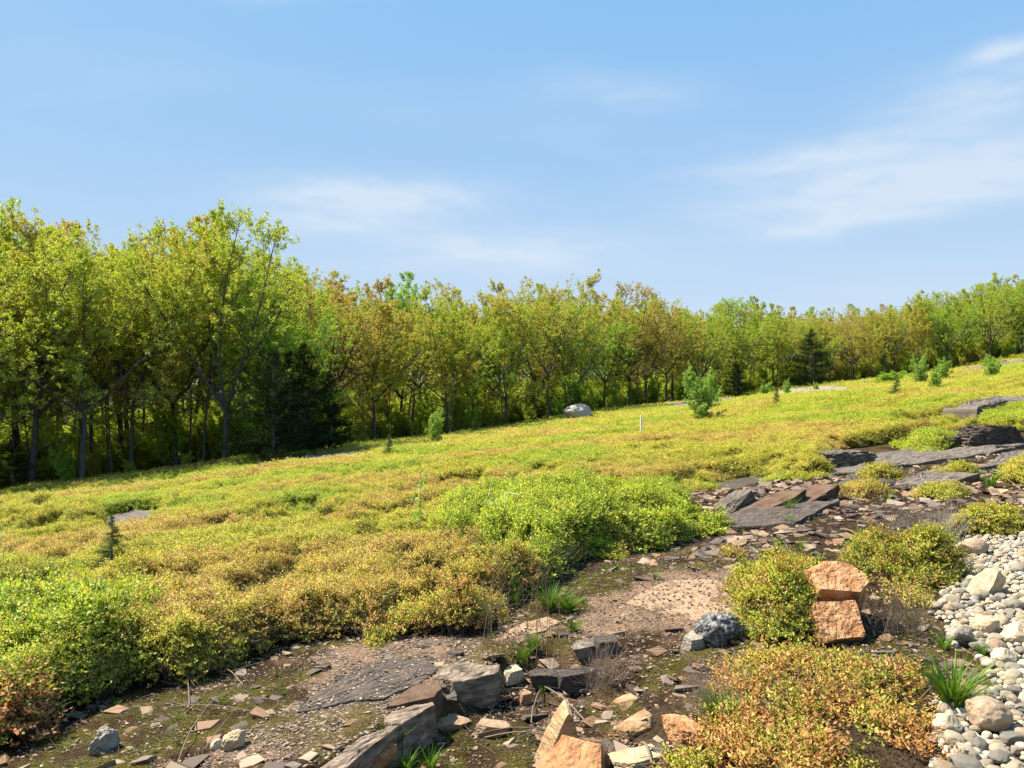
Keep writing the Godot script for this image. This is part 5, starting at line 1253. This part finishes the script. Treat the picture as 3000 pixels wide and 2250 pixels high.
	ledge("far_outcrop", "broken grey outcrop behind the tallest birch sapling", [Vector2(11.296, 54.817), Vector2(11.474, 46.914), Vector2(13.708, 47.290), Vector2(15.630, 53.094), Vector2(19.636, 78.828), Vector2(16.847, 79.144)], 0.42, 0.9, M.grey, 820, 0.2, "ledges on the slope")
	ledge("far_outcrop", "smooth pale grey outcrop on the brow before the far oaks", [Vector2(25.483, 73.070), Vector2(22.829, 57.278), Vector2(21.845, 49.216), Vector2(28.950, 64.565), Vector2(31.497, 77.270), Vector2(29.977, 81.712)], 0.5, 1.1, M.pale_grey, 821, 0.16, "ledges on the slope")
	ledge("far_outcrop", "dark ledge on the far slope under the saplings", [Vector2(44.752, 75.141), Vector2(44.947, 71.913), Vector2(52.061, 82.696), Vector2(54.823, 91.011)], 0.5, 1.0, M.grey, 822, 0.25, "ledges on the slope")
	ledge("far_outcrop", "brown ledge near the skyline of the far slope", [Vector2(52.479, 83.359), Vector2(53.837, 79.778), Vector2(54.544, 78.201), Vector2(59.078, 84.701), Vector2(58.650, 89.928)], 0.5, 1.0, M.grey, 823, 0.25, "ledges on the slope")
	# the white stake
	var stake := thing("marker_stake", "thin white wooden stake upright in the heath", "stake", at(Vector2(4.224, 24.670)))
	var b := Buf.new()
	var r := 0.024
	b.tube(Vector3(0, -0.2, 0), Vector3(0, 0.86, 0), r * 1.41, r * 1.41, 4, Color.WHITE)
	b.tube(Vector3(0, 0.86, 0), Vector3(0, 0.9, 0), r * 1.41, 0.012, 4, Color.WHITE)
	part("post", b.mesh(M.paint), stake)
	# shards of slate in the rubble and over the bare ground
	var kinds := []
	for k in 10: kinds.append(broken(850 + k, Vector3(1.0, U(0.12, 0.24), U(0.4, 0.75)), 7, 0.03, M.shards[0], 1))
	var spots := []
	var cols := []
	var placed := 0
	rng.seed = 903
	var tries := 0
	while tries < 22000:
		tries += 1
		var q := Vector2(U(-5.0, 8.0), U(2.9, 12.0))
		var kind := kind_at(q.x, q.y)
		var keep := 0.0
		match kind:
			RUBBLE: keep = 0.75
			BARE: keep = 0.4
			SAND: keep = 0.1
			GRAVEL: keep = 0.1
			MOSS: keep = 0.12
			ROCK: keep = 0.12
		if rng.randf() > keep or absf(q.x) > 0.72 * q.y + 0.5: continue
		var l := 0.03 + 0.14 * pow(rng.randf(), 3.0) * (1.0 if kind == RUBBLE else 0.75)
		var bs := Basis.from_euler(Vector3(U(-0.4, 0.4), U(0, TAU), U(-0.3, 0.3))).scaled(Vector3(l, l, l))
		var pos := at(q, l * 0.06)
		if l > 0.085 and placed < 280 and absf(q.x) < 0.68 * q.y:
			var o := single("slate_shard", ("large " if l > 0.15 else "small " if l < 0.11 else "") + ["rusty", "grey", "cream", "dark"][placed % 4] + " flat stone shard " + shard_place(q, kind), "stone", kinds[placed % 10], pos, "loose shards of slate", M.shards[placed % 4])
			o.basis = bs
			placed += 1
		else:
			spots.append(Transform3D(bs, pos))
			cols.append([Color(0.21, 0.14, 0.085), Color(0.15, 0.115, 0.09), Color(0.26, 0.195, 0.135), Color(0.075, 0.055, 0.042), Color(0.18, 0.105, 0.06)][rng.randi() % 5] * U(0.7, 1.2))
	var chips := many("stone_rubble", broken(870, Vector3(1.0, 0.2, 0.65), 6, 0.02, M.chip, 0), spots, cols, self)
	stuff(chips, "countless small slate chips strewn over the bare ground", "rubble")
	# grit
	spots = []
	cols = []
	rng.seed = 904
	tries = 0
	while tries < 230000:
		tries += 1
		var q := Vector2(U(-3.2, 2.6), 2.9 + 5.0 * pow(rng.randf(), 1.2))
		var keep := 0.0
		match kind_at(q.x, q.y):
			GRAVEL: keep = 0.9
			SAND: keep = 0.22
			BARE: keep = 0.3
			RUBBLE: keep = 0.4
			MOSS: keep = 0.16
			ROCK: keep = 0.3
			COBBLE: keep = 0.4
		if rng.randf() > keep or absf(q.x) > 0.72 * q.y + 0.3: continue
		var l := 0.006 + 0.022 * pow(rng.randf(), 5.0)
		spots.append(Transform3D(Basis.from_euler(Vector3(U(-0.4, 0.4), U(0, TAU), U(-0.4, 0.4))).scaled(Vector3(l, l * U(0.35, 0.8), l * U(0.6, 1.0))), at(q, l * 0.1 + (0.016 if kind_at(q.x, q.y) in [ROCK, SAND] else 0.0))))
		cols.append([Color(0.26, 0.18, 0.115), Color(0.2, 0.145, 0.105), Color(0.29, 0.23, 0.165), Color(0.13, 0.085, 0.055), Color(0.23, 0.14, 0.095), Color(0.11, 0.095, 0.085)][rng.randi() % 6] * U(0.7, 1.25))
	var grit := many("gravel", rock(871, Vector3(1, 1, 1), 6, 0.06, 1, M.chip), spots, cols, self)
	stuff(grit, "fine tan and grey grit on the bare ground and rock", "gravel")

func shard_place(q: Vector2, kind: int) -> String:
	match kind:
		SAND: return "on the pale sandy ground"
		GRAVEL: return "on the gritty rock top behind the ledge"
		MOSS: return "on moss below the lime shrub" if q.x < -0.5 else "on the mossy hollow floor"
		ROCK: return "on rock showing through the heath"
		RUBBLE: return "in the upper rubble below the long ledge" if q.y > 9.0 else "in the rubble below the black ledge"
	return "near the mossy soil by the coppery shrub" if q.x < -0.7 else "by the rusty boulder and its shrubs" if q.x > 1.0 else "on the soil between ledge and sandy slab" if q.y > 4.2 else "on the soil before the ledge"

func build_cobbles() -> void:
	rng.seed = 950
	var kinds := []
	for k in 9: kinds.append(rock(960 + k, Vector3(1.0, U(0.55, 0.8), U(0.7, 0.95)), rng.randi_range(1, 3), 0.1, 3, M.cobbles[0], true))
	var taken := {}
	for e in [[Vector2(1.983, 3.145), 0.08], [Vector2(3.774, 6.149), 0.1], [Vector2(3.195, 5.057), 0.08], [Vector2(2.703, 4.293), 0.07], [Vector2(2.467, 4.158), 0.07], [Vector2(2.764, 4.109), 0.08], [Vector2(2.484, 3.809), 0.055], [Vector2(1.801, 3.120), 0.055]]: hold(taken, e[0], e[1])
	var spots := []
	var cols := []
	var placed := 0
	var names := ["smooth cream cobble", "smooth beige cobble", "smooth whitish cobble", "smooth light grey cobble", "smooth pinkish brown cobble", "smooth blue-grey cobble"]
	var tones := [Color(0.37, 0.315, 0.235), Color(0.32, 0.28, 0.215), Color(0.39, 0.35, 0.28), Color(0.22, 0.215, 0.205), Color(0.28, 0.215, 0.165), Color(0.18, 0.18, 0.18)]
	for tier in [[0.05, 270], [0.037, 1900], [0.026, 13000], [0.018, 22000], [0.012, 28000]]:
		for t in tier[1]:
			var q := Vector2(0, U(2.3, 7.2))
			q.x = U(0.36, 1.15) * q.y + 0.25
			if kind_at(q.x, q.y) != COBBLE: continue
			var r: float = tier[0] * U(0.8, 1.2)
			if not room_for(taken, q, r, 0.86 if r > 0.025 else 0.74): continue
			hold(taken, q, r)
			var m: int = [0, 1, 2, 0, 2, 1, 0, 3, 2, 4, 5, 1, 2][rng.randi() % 13]
			var bs := Basis.from_euler(Vector3(U(-0.35, 0.35), U(0, TAU), U(-0.35, 0.35))).scaled(Vector3(r, r, r) * 2.15)
			var pos := at(q, r * 0.35 + U(0.0, 0.02))
			if r > 0.021 and placed < 298 and q.x < 0.69 * q.y:
				var o := single("cobble", ("large " if r > 0.05 else "small " if r < 0.033 else "") + names[m] + ([" by the domed stone", " by the angular cream stone", " by the speckled cobble", " by the big grass tuft", " by the pinkish river stone"][clampi(int((6.2 - q.y) / 0.75), 0, 4)]), "cobble", kinds[rng.randi() % 9], pos, "cobbles of the bank", M.cobbles[m])
				o.basis = bs
				placed += 1
			else:
				spots.append(Transform3D(bs, pos))
				cols.append(tones[m] * U(0.85, 1.1))
	var rest := many("pebbles", rock(980, Vector3(1.0, 0.7, 0.85), 2, 0.1, 2, M.chip, true), spots, cols, self)
	stuff(rest, "small rounded pebbles filling the gaps of the cobble bank", "pebbles")

func hold(taken: Dictionary, q: Vector2, r: float) -> void:
	var key := Vector2i((q / 0.15).floor())
	if not taken.has(key): taken[key] = []
	taken[key].append([q, r])
func room_for(taken: Dictionary, q: Vector2, r: float, close: float) -> bool:
	var key := Vector2i((q / 0.15).floor())
	for a in [-1, 0, 1]:
		for b in [-1, 0, 1]:
			for e in taken.get(key + Vector2i(a, b), []):
				if q.distance_squared_to(e[0]) < pow((r + e[1]) * close, 2.0): return false
	return true

func build_small_plants() -> void:
	var tufts := [grass_tuft(1001, 190, 0.2, 0.006, 1.0), grass_tuft(1002, 60, 0.16, 0.005, 0.7), grass_tuft(1003, 34, 0.12, 0.008, 0.9)]
	rng.seed = 1010
	for t in [["big dark green grass tuft beside the cobbles", Vector2(1.974, 3.379), 1.35, 0], ["green grass tuft at the foot of the ledge face", Vector2(-0.629, 3.855), 1.25, 1], ["low grass clump among the bare stems", Vector2(0.066, 4.840), 1.1, 1], ["grass clump behind the bare stems", Vector2(0.135, 4.957), 1.0, 1], ["soft grass below the twiggy shrub edge", Vector2(0.287, 5.769), 1.2, 0], ["soft grass tuft beside the twiggy shrub edge", Vector2(0.027, 5.932), 1.0, 1], ["dark grass tuft on the mossy strip", Vector2(0.424, 5.678), 0.9, 0], ["small weed tuft on the bare strip", Vector2(0.424, 5.200), 1.0, 2], ["weed with strap leaves on moss at the ledge foot", Vector2(-0.524, 3.734), 1.1, 2], ["leafy weed on the mossy patch", Vector2(-0.406, 3.734), 1.1, 2], ["grass tuft in front of the black slab", Vector2(0.186, 4.558), 0.7, 2], ["bright grass tuft on the bronze heath's edge", Vector2(0.991, 3.587), 0.9, 0], ["leafy weed among bronze heath twigs", Vector2(1.269, 3.839), 1.0, 2], ["weed at the inner edge of the cobble bank", Vector2(2.345, 4.093), 1.0, 2], ["grass wisp between pale cobbles", Vector2(2.469, 3.964), 0.6, 1], ["weed near the layered stone", Vector2(0.563, 4.142), 0.6, 2], ["grass tuft on the upper rubble", Vector2(2.971, 8.100), 0.9, 1], ["grass tuft among shards near the black ledge", Vector2(2.621, 6.849), 0.8, 1], ["thin weed in the slate rubble", Vector2(4.406, 8.843), 1.2, 2], ["grass below the maroon blocks", Vector2(3.257, 8.879), 1.4, 1], ["grass on the upper ledges by the bright shrub", Vector2(5.720, 9.021), 1.8, 1], ["green tuft near the mossy slab", Vector2(1.232, 6.477), 0.8, 2]]:
		var o := single("grass_tuft", t[0], "grass", tufts[t[3]], at(t[1]), "tufts of grass and weeds")
		o.rotation.y = U(0, TAU)
		o.scale = Vector3(t[2], t[2], t[2])
		o.material_override = M.grass
	# scattered green sprouts at the shrubs' feet
	var spots := []
	var cols := []
	for k in 9000:
		var q := Vector2(U(-3.5, 6.0), U(3.0, 12.0))
		var kind := kind_at(q.x, q.y)
		var keep := 0.16 if kind == MOSS else 0.035 if kind == BARE or kind == RUBBLE else 0.0
		if rng.randf() > keep: continue
		var s := U(0.15, 0.5)
		spots.append(Transform3D(Basis(Vector3.UP, U(0, TAU)).scaled(Vector3(s, s, s)), at(q)))
		cols.append(Color(0.14, 0.22, 0.03) * U(0.7, 1.3))
	stuff(many("weeds", tufts[2], spots, cols, self), "small green sprouts dotted over moss and bare soil", "weeds")
	# moss
	spots = []
	cols = []
	var cushion := shoot_clump(1021, 14, 0.1, 0.05, 0.016)
	for k in 16000:
		var q := Vector2(U(-3.5, 3.5), U(2.9, 8.0))
		if kind_at(q.x, q.y) != MOSS and not (kind_at(q.x, q.y) == BARE and rng.randf() < 0.1): continue
		if n_relief.get_noise_2d(q.x * 3.0, q.y * 3.0) < -0.05: continue
		var s := U(0.25, 0.5)
		spots.append(Transform3D(Basis(Vector3.UP, U(0, TAU)).scaled(Vector3(s, s * 0.7, s)), at(q, 0.004)))
		cols.append((Color(0.2, 0.21, 0.02) if rng.randf() < 0.7 else Color(0.17, 0.12, 0.03)) * U(0.6, 1.2))
	stuff(many("moss", cushion, spots, cols, self), "yellow-green moss growing over damp soil", "moss")
	# thin sapling rising through the heath
	var sap := thing("heart_leaf_sapling", "thin single-stem sapling with heart-shaped leaves rising from the heath", "sapling", at(Vector2(-1.047, 8.497)))
	var stem := Buf.new()
	var leaves := Buf.new()
	stem.tube(Vector3.ZERO, Vector3(0.02, 1.0, 0), 0.006, 0.003, 5, Color(0.3, 0.2, 0.12))
	for k in 26:
		var y := U(0.45, 1.02)
		var w := U(0, TAU)
		leaves.leaf(Vector3(0.02 * y, y, 0) + Vector3(cos(w), 0, sin(w)) * 0.03, Vector3(cos(w), -0.5, sin(w)), wander(), U(0.05, 0.075), U(0.045, 0.06), Color(0.12, 0.3, 0.06) * U(0.8, 1.3))
	part("stem", stem.mesh(M.twig), sap)
	part("leaves", leaves.mesh(M.heath_leaf), sap)
	# bare dead stems standing by the grass
	var dry := []
	for k in 4:
		var b := Buf.new()
		var p := Vector3.ZERO
		var dir := Vector3(U(-0.12, 0.12), 1, U(-0.12, 0.12)).normalized()
		for e in 6:
			dir = (dir + wander() * 0.06).normalized()
			var q2 := p + dir * 0.075
			b.tube(p, q2, 0.0022 - 0.0002 * e, 0.002 - 0.0002 * e, 4, Color(0.22, 0.14, 0.09))
			if e > 2: b.tube(q2, q2 + (dir + wander() * 0.5).normalized() * 0.07, 0.0012, 0.0006, 3, Color(0.22, 0.14, 0.09))
			p = q2
		dry.append(b.mesh(M.twig))
	for k in 30:
		var q: Vector2 = [Vector2(-0.150, 4.744), Vector2(-0.066, 4.840), Vector2(0.043, 4.763), Vector2(0.133, 4.898), Vector2(0.224, 4.937), Vector2(0.282, 4.782), Vector2(0.171, 4.706), Vector2(0.000, 5.077), Vector2(-0.106, 4.669), Vector2(0.316, 4.650)][k % 10]
		if k >= 24: q = [Vector2(0.178, 6.555), Vector2(0.235, 6.477), Vector2(0.298, 6.581), Vector2(0.977, 5.017), Vector2(1.358, 4.613), Vector2(1.359, 4.840)][k - 24]
		q += Vector2(U(-0.07, 0.07), U(-0.12, 0.12))
		var o := single("dead_weed", "upright bare brown stem of a dead weed" if k < 24 else "lone bare brown stem away from the grass clump", "stem", dry[k % 4], at(q), "bare dead stems")
		o.rotation.y = U(0, TAU)
		var s := U(0.7, 1.35)
		o.scale = Vector3(s, s, s)

func twig(pts: Array, thick: float, col: Color) -> Array:
	var b := Buf.new()
	var base: Vector3 = pts[0]
	for k in pts.size() - 1:
		var a: Vector3 = pts[k] - base
		var c: Vector3 = pts[k + 1] - base
		for e in 5:
			b.tube(a.lerp(c, e / 5.0) + Vector3(0, 0.03 * sin(PI * e / 5.0), 0), a.lerp(c, (e + 1) / 5.0) + Vector3(0, 0.03 * sin(PI * (e + 1) / 5.0), 0), thick, thick * 0.93, 5, col)
		if k > 0 or pts.size() == 2:
			var w := wander() * 0.3
			b.tube(a.lerp(c, 0.5) + Vector3(0, 0.03, 0), a.lerp(c, 0.8) + Vector3(w.x * 0.3, 0.03 + absf(w.y) * 0.15, w.z * 0.3), thick * 0.6, thick * 0.25, 4, col)
	return [b.mesh(M.twig), base]

func build_litter() -> void:
	rng.seed = 1100
	var bleached := Color(0.17, 0.13, 0.095)
	var brown := Color(0.09, 0.06, 0.042)
	for t in [["long thin bleached stalk lying across the mossy soil", [Vector2(-1.624, 3.660), Vector2(-1.761, 4.225), Vector2(-1.762, 4.632)], 0.003, bleached], ["short pale stalk slanting over small stones", [Vector2(-1.540, 3.779), Vector2(-1.526, 4.012)], 0.003, bleached], ["pale stalk hanging from the bronze heath's edge", [Vector2(-2.379, 5.499), Vector2(-1.935, 4.522)], 0.003, bleached], ["thin stalk lying level on the mossy soil", [Vector2(-2.118, 4.540), Vector2(-1.454, 4.225)], 0.0025, bleached], ["thin stalk fallen below the bronze heath", [Vector2(-2.022, 5.221), Vector2(-1.686, 4.725)], 0.003, bleached], ["long straight stick lying in front of the mossy patch", [Vector2(-0.183, 4.044), Vector2(0.215, 3.964)], 0.004, brown], ["bleached stick lying by the pale tan horn", [Vector2(-0.145, 3.996), Vector2(0.245, 3.870)], 0.004, bleached], ["dry stick leaning over the moss below the ledge", [Vector2(-0.202, 4.468), Vector2(0.145, 4.577)], 0.004, bleached], ["bent pale stalk on the soil under the black slab", [Vector2(0.186, 4.558), Vector2(0.128, 4.363), Vector2(0.105, 4.125)], 0.004, bleached], ["dry stick reaching from the black slab over chips", [Vector2(0.178, 4.613), Vector2(0.398, 3.996)], 0.004, bleached], ["pale root lying beside the flagstone", [Vector2(0.610, 3.545), Vector2(0.610, 3.286)], 0.006, bleached], ["dark stick arched at the flagstone", [Vector2(0.462, 3.517), Vector2(0.611, 3.749), Vector2(0.702, 3.779)], 0.004, brown], ["long dark twig across the bronze heath", [Vector2(1.610, 3.704), Vector2(1.702, 3.545), Vector2(1.817, 3.489)], 0.004, brown], ["crooked dark twig lying in the big grass tuft", [Vector2(1.881, 3.461), Vector2(2.039, 3.545), Vector2(2.066, 3.379)], 0.004, brown], ["brown stick on the upper cobbles", [Vector2(3.768, 6.400), Vector2(3.747, 5.909), Vector2(3.876, 5.862)], 0.005, brown], ["pale stalk on the slate rubble", [Vector2(2.593, 7.157), Vector2(2.349, 6.324)], 0.004, bleached], ["arched bleached grass stalk over the upper ledges", [Vector2(6.397, 10.088), Vector2(5.803, 8.599)], 0.006, bleached], ["stick near the tan flat stone", [Vector2(0.886, 4.345), Vector2(0.681, 4.558)], 0.004, brown]]:
		var pts := []
		for q in t[1]: pts.append(at(q, 0.02))
		var made := twig(pts, t[2], t[3])
		single("dry_twig", t[0], "twig", made[0], made[1], "dry twigs and stalks")
	# tangles of bare twigs
	var tangle := stick_clump(1110, 26, 0.3, 0.3, 0.0018)
	for t in [["tangle of dead twigs over the dark hollow beside the black slab", Vector2(0.585, 4.450), 0.75, Color(0.2, 0.15, 0.115)], ["bleached root tangle at the edge of the bronze heath", Vector2(1.034, 3.870), 0.7, Color(0.2, 0.165, 0.135)], ["dead twig tangle at the side of the rusty boulder", Vector2(2.226, 4.468), 0.9, Color(0.13, 0.095, 0.07)], ["dead grey twigs sticking from the olive shrub", Vector2(3.399, 6.822), 1.15, Color(0.17, 0.14, 0.12)], ["bleached dry bush between olive and bright shrub", Vector2(3.893, 6.822), 1.15, Color(0.24, 0.21, 0.185)], ["bare twigs under the mound's shaded edge", Vector2(0.375, 6.904), 1.0, Color(0.22, 0.16, 0.12)], ["dead forked branch rising from the heath", Vector2(-0.115, 8.497), 2.0, Color(0.13, 0.1, 0.075)]]:
		var o := thing("dead_brush", t[0], "twigs", at(t[1]), "dead brush")
		var spots := []
		var cols := []
		for k in (6 if t[2] < 2.0 else 1):
			var s: float = t[2] * U(0.7, 1.1)
			spots.append(Transform3D(Basis.from_euler(Vector3(U(-0.7, 0.7), U(0, TAU), U(-0.7, 0.7))).scaled(Vector3(s, s, s)), Vector3(U(-0.14, 0.14), U(0, 0.03), U(-0.14, 0.14)) * t[2]))
			cols.append(t[3] * U(0.8, 1.2))
		if spots.size() == 1:
			part("twigs", stick_clump(1111, 4, 0.05, 0.3, 0.0025), o).scale = Vector3(2.4, 2.4, 2.4)
			continue
		many("twigs", tangle, spots, cols, o)
	# loose bits of dead stalk everywhere on the bare ground
	var spots := []
	var cols := []
	var b := Buf.new()
	b.tube(Vector3(-0.5, 0, 0), Vector3(0, 0.04, 0.03), 0.012, 0.011, 3, Color.WHITE)
	b.tube(Vector3(0, 0.04, 0.03), Vector3(0.5, 0, 0), 0.011, 0.006, 3, Color.WHITE)
	var bit := b.mesh(M.twig)
	for k in 16000:
		var q := Vector2(U(-4.0, 5.0), U(2.8, 9.0))
		var kind := kind_at(q.x, q.y)
		var keep := 0.0
		match kind:
			BARE: keep = 0.5
			RUBBLE: keep = 0.3
			MOSS: keep = 0.35
			SAND: keep = 0.06
			GRAVEL: keep = 0.05
			COBBLE: keep = 0.09
		if kind >= FIRST_SHRUB and shrubs[kind - FIRST_SHRUB][2] < 0.2: keep = 0.3
		if rng.randf() > keep: continue
		var l := U(0.03, 0.16)
		spots.append(Transform3D(Basis.from_euler(Vector3(U(-0.2, 0.2), U(0, TAU), U(-0.2, 0.35))).scaled(Vector3(l, l, l)), at(q, U(0.004, 0.03))))
		cols.append((bleached if rng.randf() < 0.35 else brown) * U(0.6, 1.2))
	stuff(many("litter", bit, spots, cols, self), "dry stalks and twig bits littering the soil", "litter")
